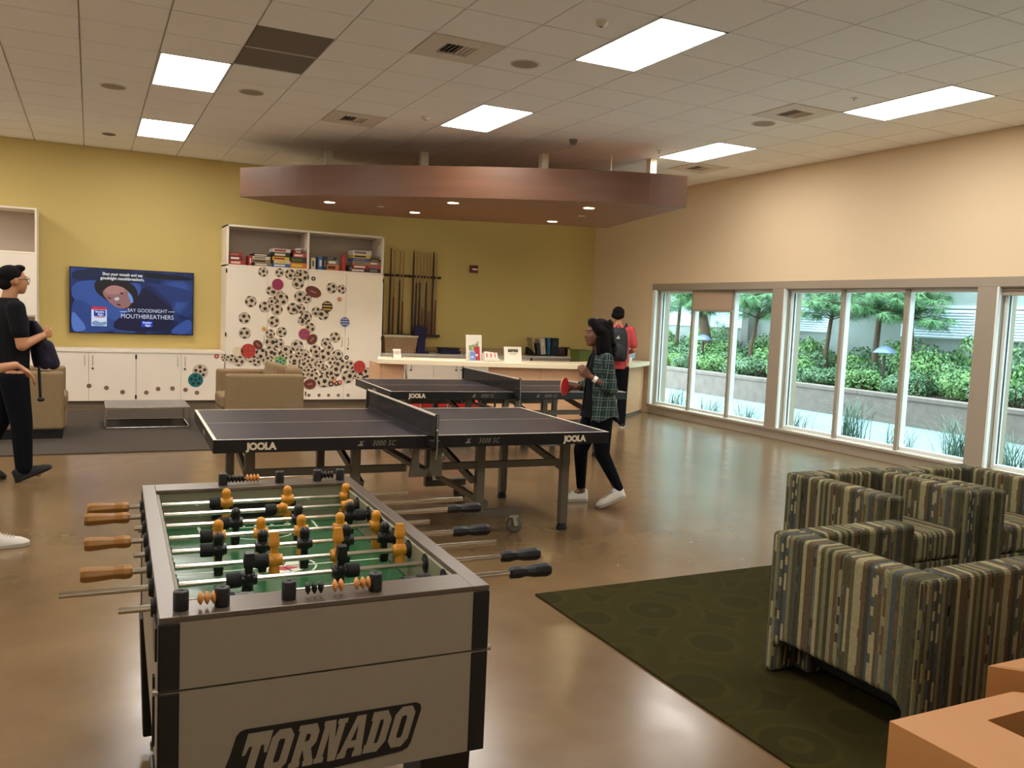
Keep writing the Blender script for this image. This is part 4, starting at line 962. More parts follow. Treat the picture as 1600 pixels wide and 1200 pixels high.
o = MB().lathe([(.0085,-.018),(.0185,-.018),(.020,-.012),(.020,.012),(.0185,.018),(.0085,.018)], (0,0,0), 18, Matrix.Rotation(PI/2,4,'Y')).build('bumper', M_blackm); bump_me = o.data; bpy.data.objects.remove(o)
def handle(m, x0, x1, parent, y, wood_=True):
    s = 1 if x1 > x0 else -1; d = abs(x1-x0)
    prof = [(.013,0),(.0185,.006),(.0195,.02),(.0165,.045),(.0195,.075),(.0215,d-.012),(.018,d)] if wood_ else [(.011,0),(.0175,.004),(.0185,.03),(.0145,.05),(.0195,.075),(.021,d-.012),(.016,d)]
    o = MB().lathe(prof, (0,0,0), 8, Matrix.Rotation(s*PI/2,4,'Y'))
    o.sm = [False]*len(o.f)
    return o.build('handle', m, parent, bevel=.002, loc=(x0,y*0,0))
for i, (xs_, c_, tilt, bps, xl, xr, hs) in enumerate(rows):
    y = ys[i]
    rod = MB().cyl((xl+(.06 if hs == 'L' else 0),0,0), (xr-(.06 if hs == 'R' else 0),0,0), .0078, n=14).build('rod', M_rod, fo, loc=(0,y,ZR))
    for x in xs_:
        f = bpy.data.objects.new('player_figure', mm[c_]); COL.objects.link(f); f.parent = rod; f.location = (x,0,0); f.rotation_euler = (tilt,0,0)
        f['label'] = 'yellow player figure' if c_ == 'y' else 'black player figure'
    for x in bps:
        f = bpy.data.objects.new('bumper', bump_me); COL.objects.link(f); f.parent = rod; f.location = (x,0,0)
    if hs == 'L': h = handle(M_wood, -.425, xl, rod, y); h['label'] = 'octagonal wooden handle'
    else: h = handle(M_black, xr-.125, xr, rod, y, False); h['label'] = 'black rubber handle'
    for s in (-1, 1):
        MB().cyl((s*.3265,0,0), (s*.3285,0,0), .028, n=20).cyl((s*.322,0,0), (s*.3265,0,0), .016, n=14).build('inner_bearing', M_blackm, rod)
        MB().cyl((s*(W_-.002),0,0), (s*(W_+.010),0,0), .026, .020, n=20).build('outer_bearing', M_blackm, rod)
# scoring beads
def score(y, posts, beads, name='score_counter'):
    z = ZT_+.021; s = MB().cyl((posts[0],0,0), (posts[-1],0,0), .0022, n=6).build(name, M_rod, fo, loc=(0,y,z))
    for x in posts: MB().lathe([(.0165,-.021),(.0165,.019),(.0150,.0215),(.006,.0215),(.005,.017),(0,.017)], (x,0,0), 18).build('post', M_blk, s)
    for x, c_ in beads: MB().lathe([(.003,-.0065),(.0085,-.005),(.0148,-.001),(.0148,.001),(.0085,.005),(.003,.0065)], (x,0,0), 16, Matrix.Rotation(PI/2,4,'Y')).build('bead', M_beadg if c_ == 'y' else M_km, s)
score(-.665, [-.335,-.249], [(-.295,'y'),(-.281,'y'),(-.267,'y')])
score(-.665, [-.103,.101], [(-.060,'k'),(-.045,'k'),(-.030,'k'),(.003,'y'),(.018,'y'),(.055,'y'),(.070,'y'),(.084,'y')])
score(.655, [-.107,.098,.240,.329], [(-.085+.0125*k,'k') for k in range(5)]+[(-.02+.0125*k,'y') for k in range(4)]+[(.258+.013*k,'k') for k in range(4)])
# ================================================================ PEOPLE
def caps(b, p0, r0, p1, r1, n=14):
    p0, p1 = V(p0), V(p1); d = p1-p0; L = d.length
    if L < 1e-5: b.ball(p0, r0, n, 8); return
    d.normalize(); q = d.to_track_quat('Z', 'Y').to_matrix().to_4x4()
    prof = [(max(1e-5, r0*math.cos(a)), r0*math.sin(a)) for a in [-PI/2+PI/10*i for i in range(6)]]+[(max(1e-5, r1*math.cos(a)), L+r1*math.sin(a)) for a in [PI/10*i for i in range(6)]]
    b.lathe(prof, p0, n, q)
def ell(b, c, r, rot=None): b.ball(c, r, 18, 12, rot)
def loft(b, rings, n=20):
    """rings: (centre, half width x, half depth y) stacked; closed ends"""
    vs = []
    for c, rx, ry in rings:
        c = V(c)
        for k in range(n):
            t = 2*PI*k/n; vs.append(c+V((math.cos(t)*rx, math.sin(t)*ry, 0)))
    m = len(rings); fs = [(i*n+k, i*n+(k+1)%n, (i+1)*n+(k+1)%n, (i+1)*n+k) for i in range(m-1) for k in range(n)]
    b.add(vs, fs+[tuple(reversed(range(n))), tuple((m-1)*n+k for k in range(n))], True)
def skin_build(b, name, m, parent, voxel=.008, smooth=4, colors=None):
    """voxel-join overlapping shapes into one continuous surface"""
    me = bpy.data.meshes.new('tmp'); me.from_pydata(b.v, [], b.f); o = bpy.data.objects.new('tmp', me); COL.objects.link(o)
    r = o.modifiers.new('r', 'REMESH'); r.mode = 'VOXEL'; r.voxel_size = voxel; r.use_smooth_shade = True
    s = o.modifiers.new('s', 'SMOOTH'); s.iterations = smooth; s.factor = .5
    dg = bpy.context.evaluated_depsgraph_get(); dg.update()
    me2 = bpy.data.meshes.new_from_object(o.evaluated_get(dg)); bpy.data.objects.remove(o)
    me2.materials.clear(); me2.materials.append(m); me2.polygons.foreach_set('use_smooth', [True]*len(me2.polygons)); me2.name = name
    q = bpy.data.objects.new(name, me2); COL.objects.link(q); q.parent = parent
    return q
def head(b, c, R, s=1.0):
    """c head centre, R 3x3 rotation (local y forward, z up)"""
    R4 = R.to_4x4(); P = lambda x, y, z: V(c)+R@V((x*s, y*s, z*s))
    ell(b, P(0,-.012,.028), (.076*s,.094*s,.086*s), R4); ell(b, P(0,.028,-.02), (.060*s,.064*s,.080*s), R4)
    ell(b, P(0,.050,-.075), (.034*s,.032*s,.028*s), R4)                       # chin
    caps(b, P(0,.082,.018), .008*s, P(0,.104,-.022), .0125*s, 8); caps(b, P(-.013,.088,-.027), .008*s, P(.013,.088,-.027), .008*s, 8)   # nose
    caps(b, P(-.030,.080,.030), .010*s, P(.030,.080,.030), .010*s, 8)         # brow
    caps(b, P(-.018,.082,-.050), .0065*s, P(.018,.082,-.050), .0065*s, 8); caps(b, P(-.016,.079,-.060), .007*s, P(.016,.079,-.060), .007*s, 8)  # lips
    for q in (-1, 1):
        ell(b, P(q*.037,.058,-.012), (.018*s,.02*s,.018*s)); ell(b, P(q*.077,-.010,-.004), (.009*s,.018*s,.030*s), R4)
    return P
def eyes(P, parent, s=1.0, lip=None):
    for q in (-1, 1):
        o = MB().ball((0,0,0), (.0105*s,.008*s,.0060*s), 12, 8).build('eye', M_eye, parent); o.location = P(q*.031,.077,.010)
        i = MB().ball((0,0,0), .0052*s, 10, 6).build('iris', M_dkhair, parent); i.location = P(q*.031,.082,.010)
        e = MB(); caps(e, P(q*.018,.090,.030), .0035*s, P(q*.046,.080,.031), .0028*s, 8); e.build('eyebrow', M_dkhair, parent)
    if lip:
        l = MB(); caps(l, P(-.018,.088,-.051), .0045*s, P(.018,.088,-.051), .0045*s, 8); caps(l, P(-.014,.085,-.060), .005*s, P(.014,.085,-.060), .005*s, 8); l.build('lips', lip, parent)
def hand(b, w, d, up, side, curl=.5, s=1.0, thumb_out=.7):
    """w wrist, d pointing direction of the palm, up = back-of-hand direction, side=+1 thumb to d x up"""
    w, d, up = V(w), V(d).normalized(), V(up); up = (up-d*up.dot(d)).normalized(); x = d.cross(up)*side
    for k in range(4):
        o = x*((1.5-k)*.019*s); a = w+d*.012*s+o*.5; e = w+d*.080*s+o-up*.002*s
        caps(b, a, .0125*s, e, .0105*s, 10)
        L = [.044,.050,.046,.036][k]*s; p = e; ang = curl*.7
        for j, (f, r0, r1) in enumerate(((1.0,.0088,.008),(.62,.008,.0073),(.5,.0073,.0062))):
            v = d*math.cos(ang)-up*math.sin(ang); q = p+v*L*f; caps(b, p, r0*s, q, r1*s, 10); p = q; ang += curl*.9
    t0 = w+d*.022*s+x*.020*s; t1 = t0+(d*.75+x*thumb_out-up*.25).normalized()*.042*s; t2 = t1+(d*.95+x*.15-up*.35*(1+curl)).normalized()*.034*s; t3 = t2+(d*.9-x*.15-up*.4*(1+curl)).normalized()*.024*s
    caps(b, t0, .0135*s, t1, .0105*s, 10); caps(b, t1, .0105*s, t2, .0088*s, 10); caps(b, t2, .0088*s, t3, .0072*s, 10)
def shoe(parent, heel, yaw, pitch, m, msole, L=.265, name='sneaker', z0=0):
    """heel: back lower point; yaw: direction of toe; pitch: positive lifts the heel (turning about the toe)"""
    M = Matrix.Translation(V(heel))@Matrix.Rotation(yaw, 4, 'Z')@Matrix.Rotation(-pitch, 4, 'Y')
    b = MB(); S_ = []
    sec = [(-.0,.032,.026,.100),(.03,.038,.030,.112),(.075,.039,.032,.106),(.12,.041,.030,.086),(.17,.046,.026,.068),(.215,.048,.022,.058),(.25,.036,.018,.040),(.265,.014,.014,.030)]
    n = 16; vs = []
    for x, hw, _, hh in sec:
        x *= L/.265
        for k in range(n):
            a = 2*PI*k/n; c_, s_ = math.cos(a), math.sin(a)
            y = hw*abs(c_)**.8*(1 if c_ > 0 else -1)*(1-.25*max(0,s_)); z = .022+(hh-.022)*max(0,s_)**.9 if s_ > 0 else .022+.012*s_
            vs.append(M@V((x, y, z)))
    fs = [(i*n+k, i*n+(k+1)%n, (i+1)*n+(k+1)%n, (i+1)*n+k) for i in range(len(sec)-1) for k in range(n)]
    b.add(vs, fs+[tuple(reversed(range(n))), tuple((len(sec)-1)*n+k for k in range(n))], True)
    o = b.build(name, m, parent)
    sp = [(x*L/.265, hw+.004) for x, hw, _, _ in sec]; poly = [(x, -y) for x, y in sp]+[(x, y) for x, y in reversed(sp)]; poly[0] = (-.006, -.026); poly[-1] = (-.006, .026)
    MB().prism(poly, 0, .026, M).build('sole', msole, o, bevel=.004)
    lc = MB()
    for k in range(5):
        x = (.105+k*.018)*L/.265; z = .094-k*.007; lc.tube([M@V((x,-.022,z-.004)), M@V((x+.003,0,z+.004)), M@V((x,.022,z-.004))], .0035, 6)
    lc.tube([M@V((.10,0,.085)), M@V((.085,.02,.10)), M@V((.10,.035,.085)), M@V((.11,.012,.083))], .003, 6)
    lc.build('laces', msole, o)
    return o
M_eye = mat('eye_white', (128,118,108), .5); M_dkhair = mat('near_black_hair', (16,13,13), .85, 0, .15, bump=.6, bscale=160, stretch=(6,6,.6))
M_skdark = mat('deep_brown_skin', (116,76,54), .5); M_sktan = mat('tan_skin', (186,130,92), .5)
M_legg = mat('black_leggings', (13,14,20), .95, 0, .15, bump=.2, bscale=90); M_blacktee = mat('charcoal_tee', (22,22,25), .95, 0, .15, bump=.3, bscale=60)
M_wsh = mat('white_leather', (224,216,204), .5); M_wsole = mat('white_rubber', (176,164,146), .6); M_redshirt = mat('red_shirt', (196,72,72), .85, noise=.06, nscale=10, bump=.4, bscale=18)
M_pack = mat('black_backpack_nylon', (30,30,32), .7, bump=.4, bscale=80)
def plaid():
    m = mat('green_plaid_flannel', (40,60,52), .9, bump=.3, bscale=200); nt = m.node_tree; b = bsdf(m); N = nt.nodes; K = nt.links
    tc = N.new('ShaderNodeTexCoord'); sp = N.new('ShaderNodeSeparateXYZ'); K.new(tc.outputs['Object'], sp.inputs[0]); ns = N.new('ShaderNodeSeparateXYZ'); K.new(tc.outputs['Normal'], ns.inputs[0])
    def mth(op, a, b_=None, c_=None):
        n = N.new('ShaderNodeMath'); n.operation = op
        for i, q in enumerate([a, b_, c_]):
            if q is None: continue
            if isinstance(q, (int, float)): n.inputs[i].default_value = q
            else: K.new(q, n.inputs[i])
        return n.outputs[0]
    isx = mth('GREATER_THAN', mth('ABSOLUTE', ns.outputs[0]), mth('ABSOLUTE', ns.outputs[1]))
    mxu = N.new('ShaderNodeMix'); mxu.data_type = 'FLOAT'; K.new(isx, mxu.inputs[0]); K.new(sp.outputs[0], mxu.inputs[2]); K.new(sp.outputs[1], mxu.inputs[3]); u = mxu.outputs[0]
    # tilt the cloth a little so that lines lean with the garment
    u = mth('ADD', u, mth('MULTIPLY', sp.outputs[2], .12)); v = sp.outputs[2]
    def line(t, off, width, per=.078):
        f = mth('FRACT', mth('DIVIDE', mth('ADD', t, off), per)); return mth('LESS_THAN', f, width)
    wl = mth('MAXIMUM', mth('MAXIMUM', line(u, .0, .06), line(u, .022, .05)), mth('MAXIMUM', line(v, .01, .06), line(v, .032, .05)))
    nv = mth('MAXIMUM', line(u, .042, .25), line(v, .045, .25))
    m1 = N.new('ShaderNodeMix'); m1.data_type = 'RGBA'; K.new(mth('MULTIPLY', nv, .75), m1.inputs[0]); m1.inputs[6].default_value = rgb(34,56,50); m1.inputs[7].default_value = rgb(22,28,40)
    m2 = N.new('ShaderNodeMix'); m2.data_type = 'RGBA'; K.new(mth('MULTIPLY', wl, .38), m2.inputs[0]); K.new(m1.outputs[2], m2.inputs[6]); m2.inputs[7].default_value = rgb(168,178,160); K.new(m2.outputs[2], b.inputs['Base Color'])
    return m
M_plaid = plaid()
I3 = Matrix.Identity(3)
# ---- woman in the plaid shirt (local: +y forward, +x her right)
g = thing('person', 'woman in green plaid shirt holding red paddle beside the ping pong table', 'person', (3.86,6.13,0), 1.326)
b = MB(); HR = (Matrix.Rotation(.12,3,'Z')@Matrix.Rotation(.06,3,'X')); P = head(b, (0,.045,1.445), HR, 1.0)
caps(b, (0,.0,1.27), .046, (0,.03,1.39), .044); 
loft(b, [((0,.0,.80),.13,.085),((0,.0,.90),.125,.08),((0,0,1.0),.105,.07),((0,0,1.12),.12,.075),((0,-.005,1.22),.13,.07),((0,-.005,1.29),.09,.05)])
caps(b, (-.135,-.01,1.245), .042, (.135,-.01,1.245), .042)
# near (left) arm: bent, hand raised
caps(b, (-.155,-.01,1.24), .040, (-.185,-.05,1.00), .034); caps(b, (-.185,-.05,1.00), .034, (-.15,.115,1.095), .023)
hand(b, (-.148,.125,1.102), (.15,.75,.62), (-.8,.2,-.1), -1, .75, .92)
# far (right) arm: holding the paddle
caps(b, (.155,-.01,1.24), .040, (.20,.03,1.00), .034); caps(b, (.20,.03,1.00), .034, (.115,.175,.985), .023)
hand(b, (.112,.185,.985), (-.25,.95,.05), (.75,.2,.5), 1, 1.2, .92)
# legs
caps(b, (.075,.0,.80), .095, (.10,.10,.45), .056); caps(b, (.10,.10,.45), .055, (.115,.075,.10), .034); caps(b, (.115,.07,.09), .034, (.115,.15,.05), .028)
caps(b, (-.075,-.01,.80), .095, (-.12,-.02,.45), .056); caps(b, (-.12,-.02,.45), .055, (-.165,-.17,.14), .034); caps(b, (-.165,-.17,.13), .034, (-.17,-.09,.06), .028)
body = skin_build(b, 'body', M_skdark, g, .0065, 3)
eyes(P, g, 1.0, mat('dark_lip', (128,62,54), .4))
tooth = MB().cbox((0,0,0), (.022,.004,.006)).build('teeth', M_eye, g); tooth.location = P(0,.091,-.055)
h = MB(); R4 = HR.to_4x4()
ell(h, P(0,-.030,.045), (.098,.105,.095), R4); caps(h, P(0,-.07,.02), .085, P(0,-.12,-.12), .075); caps(h, P(-.065,-.035,.02), .052, P(-.085,-.075,-.16), .045); caps(h, P(.065,-.035,.02), .052, P(.085,-.075,-.16), .045)
caps(h, P(0,-.12,-.12), .080, P(0,-.13,-.20), .055); caps(h, P(-.02,.05,.105), .03, P(-.08,.0,.04), .035); caps(h, P(.02,.05,.105), .03, P(.08,.0,.04), .035)
caps(h, P(-.075,.005,-.04), .028, P(-.085,.0,-.15), .024); ell(h, P(0,.045,.115), (.05,.03,.022), R4)
Rc = random.Random(5)
for _ in range(120):
    a_, z_ = Rc.uniform(0,2*PI), Rc.uniform(-.20,.12); f_ = 1-.25*max(0,z_/.12)
    q_ = V((math.sin(a_)*.098*f_, -.055+math.cos(a_)*.085*f_-(.04 if z_ < -.05 else 0), z_))
    if q_.y > .02 and z_ < .075: continue
    ell(h, P(*q_), (.016,.016,.022))
skin_build(h, 'hair', M_dkhair, g, .007, 1)
tp = MB(); loft(tp, [((0,.012,.74),.150,.105),((0,.012,.86),.150,.105),((0,.01,1.0),.125,.09),((0,.01,1.14),.138,.095),((0,.0,1.26),.12,.075),((0,.0,1.31),.06,.055)])
skin_build(tp, 'black_top', M_blacktee, g, .009, 4)
sh = MB()  # open shirt: back and side panels, flared hem, sleeves
n = 22
def shirt_ring(z, rx, ry, cy, a0, a1, th=.012):
    return [(math.sin(a)*rx, -math.cos(a)*ry+cy, z) for a in [a0+(a1-a0)*i/(n-1) for i in range(n)]]
ringsO = [(.69,.205,.185,.0,-2.2,2.2),(.80,.192,.170,.0,-2.2,2.2),(.92,.175,.145,.0,-2.3,2.3),(1.04,.165,.125,.0,-2.4,2.4),(1.16,.168,.118,.0,-2.5,2.5),(1.24,.160,.100,-.005,-2.6,2.6),(1.285,.115,.078,-.005,-2.7,2.7),(1.32,.070,.062,.0,-2.8,2.8)]
vs = []; 
for (z, rx, ry, cy, a0, a1) in ringsO: vs += shirt_ring(z, rx, ry, cy, a0, a1)
for i in range(n):   # hem dips at the back, lifts at the sides
    a = -2.2+4.4*i/(n-1); vs[i] = (vs[i][0], vs[i][1], .70+.07*math.sin(abs(a)*1.45)**2+(.03 if abs(a) > 1.9 else 0))
inn = [(x*.93, y*.93, z) for x, y, z in vs]; m_ = len(ringsO); o0 = len(vs)
fs = []
for i in range(m_-1):
    for k in range(n-1):
        fs.append((i*n+k, i*n+k+1, (i+1)*n+k+1, (i+1)*n+k)); fs.append((o0+i*n+k, o0+(i+1)*n+k, o0+(i+1)*n+k+1, o0+i*n+k+1))
for k in range(n-1): fs.append((k, o0+k, o0+k+1, k+1)); t_ = (m_-1)*n; fs.append((t_+k, t_+k+1, o0+t_+k+1, o0+t_+k))
for i in range(m_-1):
    fs.append((i*n, (i+1)*n, o0+(i+1)*n, o0+i*n)); fs.append((i*n+n-1, o0+i*n+n-1, o0+(i+1)*n+n-1, (i+1)*n+n-1))
sh.add(vs+inn, fs)
caps(sh, (-.150,-.01,1.245), .056, (-.188,-.052,1.00), .050); caps(sh, (-.188,-.052,1.00), .050, (-.175,.01,1.035), .047)
caps(sh, (.150,-.01,1.245), .056, (.203,.03,1.00), .050); caps(sh, (.203,.03,1.00), .050, (.17,.10,.995), .045)
so = skin_build(sh, 'plaid_shirt', M_plaid, g, .0075, 2)
cf = MB(); cf.cyl((-.183,-.02,1.018), (-.168,.03,1.047), .051, .049, 18).build('rolled_cuff', M_plaid, so)
co = MB().tube([(-.07,.035,1.29),(-.085,-.02,1.335),(0,-.07,1.35),(.085,-.02,1.335),(.07,.035,1.29)], .014, 8).build('collar', M_plaid, so)
lg = MB()
loft(lg, [((0,-.005,.74),.155,.118),((0,-.01,.82),.158,.122),((0,0,.92),.135,.1)])
caps(lg, (.078,.0,.78), .102, (.10,.10,.45), .063); caps(lg, (.10,.10,.45), .063, (.115,.078,.13), .040)
caps(lg, (-.078,-.01,.78), .102, (-.12,-.02,.45), .063); caps(lg, (-.12,-.02,.45), .063, (-.165,-.165,.17), .040)
skin_build(lg, 'leggings', M_legg, g, .008, 3)
shoe(g, (.118,.02,0), PI/2+.05, 0, M_wsh, M_wsole)
shoe(g, (-.168,-.235,.105), PI/2+.02, .0, M_wsh, M_wsole) if False else shoe(g, (-.17,-.225,.098), PI/2-.0, -.38, M_wsh, M_wsole)
wb = MB().cyl((-.160,.075,1.072), (-.153,.100,1.086), .0285, .0275, 20).build('white_wristband', mat('white_band', (232,228,214), .4), g)
pd = thing('table_tennis_paddle', 'red table tennis paddle in the hand of the woman in plaid', 'paddle', (0,0,0))
gm_ = Matrix.Translation((3.86,6.13,0))@Matrix.Rotation(1.326,4,'Z')
pc = V((3.545,6.165,1.005)); pd.location = pc; hx = pc+V((.80,.60,-.18))
ax = (hx-pc).normalized()                       # towards the handle
nrm = V((.60,-.80,0)); nrm = (nrm-ax*nrm.dot(ax)).normalized(); sd = ax.cross(nrm)
Mp = Matrix(((ax.x,sd.x,nrm.x,0),(ax.y,sd.y,nrm.y,0),(ax.z,sd.z,nrm.z,0),(0,0,0,1)))
ov = [(math.cos(a)*.080, math.sin(a)*.075) for a in [2*PI*i/28 for i in range(28)]]
MB().prism(ov, -.0035, .0035, Mp).build('blade', mat('pale_ply', (206,170,120), .5), pd)
MB().prism([(x*.98,y*.98) for x, y in ov], .0035, .0055, Mp).prism([(x*.98,y*.98) for x, y in ov], -.0055, -.0035, Mp).build('red_rubber', mat('red_paddle_rubber', (196,40,44), .6), pd)
hb = MB(); hb.box((.072,-.014,-.011), (.165,.014,.011), Mp); hb.build('handle', mat('paddle_grip', (120,60,44), .5), pd, bevel=.004)

# ---- man in red at the counter
g = thing('person', 'man in red shirt with black backpack standing at the white counter', 'person', (6.86,10.46,0), -.55)
b = MB(); HR = Matrix.Rotation(-.15,3,'Z')@Matrix.Rotation(-.22,3,'X'); P = head(b, (0,.06,1.625), HR, 1.03)
caps(b, (0,.0,1.44), .055, (0,.04,1.56), .052)
loft(b, [((0,0,.92),.16,.10),((0,0,1.02),.155,.10),((0,0,1.15),.155,.10),((0,0,1.32),.18,.105),((0,0,1.43),.16,.08),((0,0,1.48),.08,.05)])
for s in (-1, 1):
    caps(b, (s*.185,0,1.42), .050, (s*.25,.02,1.14), .042); caps(b, (s*.25,.02,1.14), .040, (s*.16,.24,1.08), .028); hand(b, (s*.155,.25,1.075), (-s*.3,.9,-.1), (s*.3,0,1), -s, .5, 1.02)
    caps(b, (s*.09,0,.92), .10, (s*.11,.02,.50), .065); caps(b, (s*.11,.02,.50), .062, (s*.12,-.02,.11), .040); caps(b, (s*.12,-.01,.08), .04, (s*.13,.12,.05), .03)
skin_build(b, 'body', M_sktan, g, .009, 3); eyes(P, g, 1.03)
h = MB(); ell(h, P(0,-.024,.042), (.090,.098,.088), HR.to_4x4()); caps(h, P(-.05,-.06,-.01), .045, P(.05,-.06,-.01), .045); ell(h, P(0,-.06,-.02), (.075,.055,.05), HR.to_4x4()); skin_build(h, 'hair', M_dkhair, g, .010, 2)
sh = MB(); loft(sh, [((0,0,.86),.190,.135),((0,0,1.0),.182,.130),((0,0,1.15),.178,.122),((0,0,1.32),.200,.125),((0,0,1.42),.185,.100),((0,0,1.49),.085,.065)])
for s in (-1, 1): caps(sh, (s*.180,0,1.42), .068, (s*.235,.015,1.22), .066)
skin_build(sh, 'red_shirt', M_redshirt, g, .010, 3)
tr = MB(); loft(tr, [((0,0,.86),.168,.115),((0,0,.98),.165,.115)])
for s in (-1, 1): caps(tr, (s*.09,0,.86), .108, (s*.11,.02,.50), .078); caps(tr, (s*.11,.02,.50), .078, (s*.12,-.02,.09), .060)
skin_build(tr, 'trousers', M_legg, g, .010, 3)
for s in (-1, 1): shoe(g, (s*.125,-.07,0), PI/2-s*.12, 0, M_blackm, M_wsole, .28, 'shoe')
bp = thing('backpack', 'black backpack with small white emblem worn by the man in red', 'backpack', (6.86,10.46,0), -.55)
k_ = MB(); loft(k_, [((0,-.215,.98),.125,.07),((0,-.225,1.02),.145,.085),((0,-.225,1.2),.150,.09),((0,-.215,1.38),.135,.08),((0,-.205,1.46),.095,.06)]); ell(k_, (0,-.30,1.12), (.11,.035,.11)); skin_build(k_, 'pack', M_pack, bp, .010, 2)
MB().prism([(-.028,0),(.028,0),(.008,.05)], 0, .003, Matrix(((1,0,0,0),(0,0,-1,-.318),(0,1,0,1.30),(0,0,0,1)))).build('emblem', M_wsole, bp)
for s in (-1, 1): MB().tube([(s*.09,-.15,1.46),(s*.12,-.02,1.515),(s*.13,.12,1.44),(s*.14,.135,1.30),(s*.16,.06,1.10),(s*.13,-.15,1.02)], .014, 8).build('strap', M_pack, bp)
MB().tube([(-.03,-.20,1.46),(0,-.205,1.51),(.03,-.20,1.46)], .008, 6).build('grab_loop', M_pack, bp)
for x in (-.10,.11): MB().tube([(x,-.25,1.0),(x+.02,-.27,.93),(x+.01,-.26,.86)], .004, 5).build('loose_strap', M_pack, bp)

# ---- man with glasses at the left edge (faces right)
g = thing('person', 'man with glasses and dark tee shirt walking at the left edge', 'person', (-.60,8.27,0), -1.22)
b = MB(); HR = Matrix.Rotation(.05,3,'Z')@Matrix.Rotation(.06,3,'X'); P = head(b, (0,.03,1.685), HR, 1.06)
caps(b, (0,-.02,1.49), .060, (0,.01,1.62), .056)
loft(b, [((0,0,.94),.16,.10),((0,0,1.05),.165,.115),((0,0,1.2),.17,.12),((0,0,1.36),.185,.115),((0,-.01,1.47),.16,.085),((0,-.01,1.53),.08,.05)])
caps(b, (.185,-.01,1.46), .055, (.235,.02,1.16), .046); caps(b, (.235,.02,1.16), .044, (.14,.20,1.235), .030); hand(b, (.13,.21,1.24), (-.4,.75,.2), (.7,.6,0), -1, .9, 1.05)
caps(b, (-.185,-.01,1.46), .055, (-.235,.03,1.16), .046); caps(b, (-.235,.03,1.16), .044, (-.12,.20,1.13), .030); hand(b, (-.11,.21,1.13), (.5,.7,0), (-.7,.6,0), 1, .9, 1.05)
caps(b, (.09,0,.92), .105, (.11,.05,.50), .068); caps(b, (.11,.05,.50), .065, (.10,.075,.12), .042); caps(b, (.10,.08,.10), .04, (.10,.18,.06), .03)
caps(b, (-.09,0,.92), .105, (-.11,-.06,.50), .068); caps(b, (-.11,-.06,.50), .065, (-.12,-.22,.14), .042); caps(b, (-.12,-.22,.12), .04, (-.12,-.13,.06), .03)
skin_build(b, 'body', M_sktan, g, .008, 3); eyes(P, g, 1.06)
h = MB(); ell(h, P(0,-.026,.048), (.090,.098,.084), HR.to_4x4()); ell(h, P(0,-.065,-.02), (.072,.052,.055), HR.to_4x4()); ell(h, P(0,.045,.10), (.062,.045,.030), HR.to_4x4()); skin_build(h, 'hair', M_dkhair, g, .009, 2)
gl = MB()
for s in (-1, 1):
    ps = [P(s*.033+math.cos(a)*.024, .097, .008+math.sin(a)*.018) for a in [2*PI*i/16 for i in range(16)]]; gl.tube(ps, .0022, 6, True); gl.tube([P(s*.057,.093,.014), P(s*.078,.04,.014), P(s*.082,-.02,.010)], .0022, 6)
gl.tube([P(-.010,.099,.012), P(.010,.099,.012)], .002, 6); gl.build('glasses', M_black, g)
sh = MB(); loft(sh, [((0,0,.92),.190,.135),((0,0,1.05),.188,.140),((0,0,1.2),.188,.140),((0,0,1.36),.205,.135),((0,-.01,1.46),.185,.105),((0,-.01,1.545),.085,.07)])
for s in (-1, 1): caps(sh, (s*.182,-.01,1.46), .074, (s*.222,.01,1.27), .068)
skin_build(sh, 'tee_shirt', M_blacktee, g, .009, 3)
tr = MB(); loft(tr, [((0,0,.88),.170,.120),((0,0,1.0),.168,.118)])
caps(tr, (.09,0,.88), .115, (.11,.05,.50), .085); caps(tr, (.11,.05,.50), .085, (.10,.07,.12), .066)
caps(tr, (-.09,0,.88), .115, (-.11,-.06,.50), .085); caps(tr, (-.11,-.06,.50), .085, (-.12,-.215,.15), .066)
skin_build(tr, 'trousers', M_legg, g, .009, 3)
shoe(g, (.10,.01,0.0), PI/2-.1, .36, M_blackm, M_black, .29, 'shoe'); shoe(g, (-.12,-.28,.10), PI/2, -.36, M_blackm, M_black, .29, 'shoe')
ko = thing('dark_jacket', 'dark navy jacket held in front by the man with glasses', 'jacket', (-.60,8.27,0), -1.22)
k_ = MB(); loft(k_, [((.02,.235,.96),.12,.05),((.02,.245,1.02),.15,.075),((.0,.235,1.12),.15,.075),((.0,.215,1.20),.13,.06),((.0,.185,1.30),.11,.05),((.0,.165,1.36),.07,.03)]); caps(k_, (.12,.25,1.15), .05, (.10,.30,1.0), .055); caps(k_, (-.1,.24,1.2), .04, (-.1,.30,.98), .05); skin_build(k_, 'cloth', mat('navy_jacket_cloth', (36,32,48), .9, bump=.6, bscale=25), ko, .010, 2)
MB().tube([(.16,.17,.98),(.165,.175,.80),(.16,.18,.72)], .012, 8).ball((.16,.185,.70), (.02,.03,.02), 10, 8).build('hanging_strap', M_black, ko)

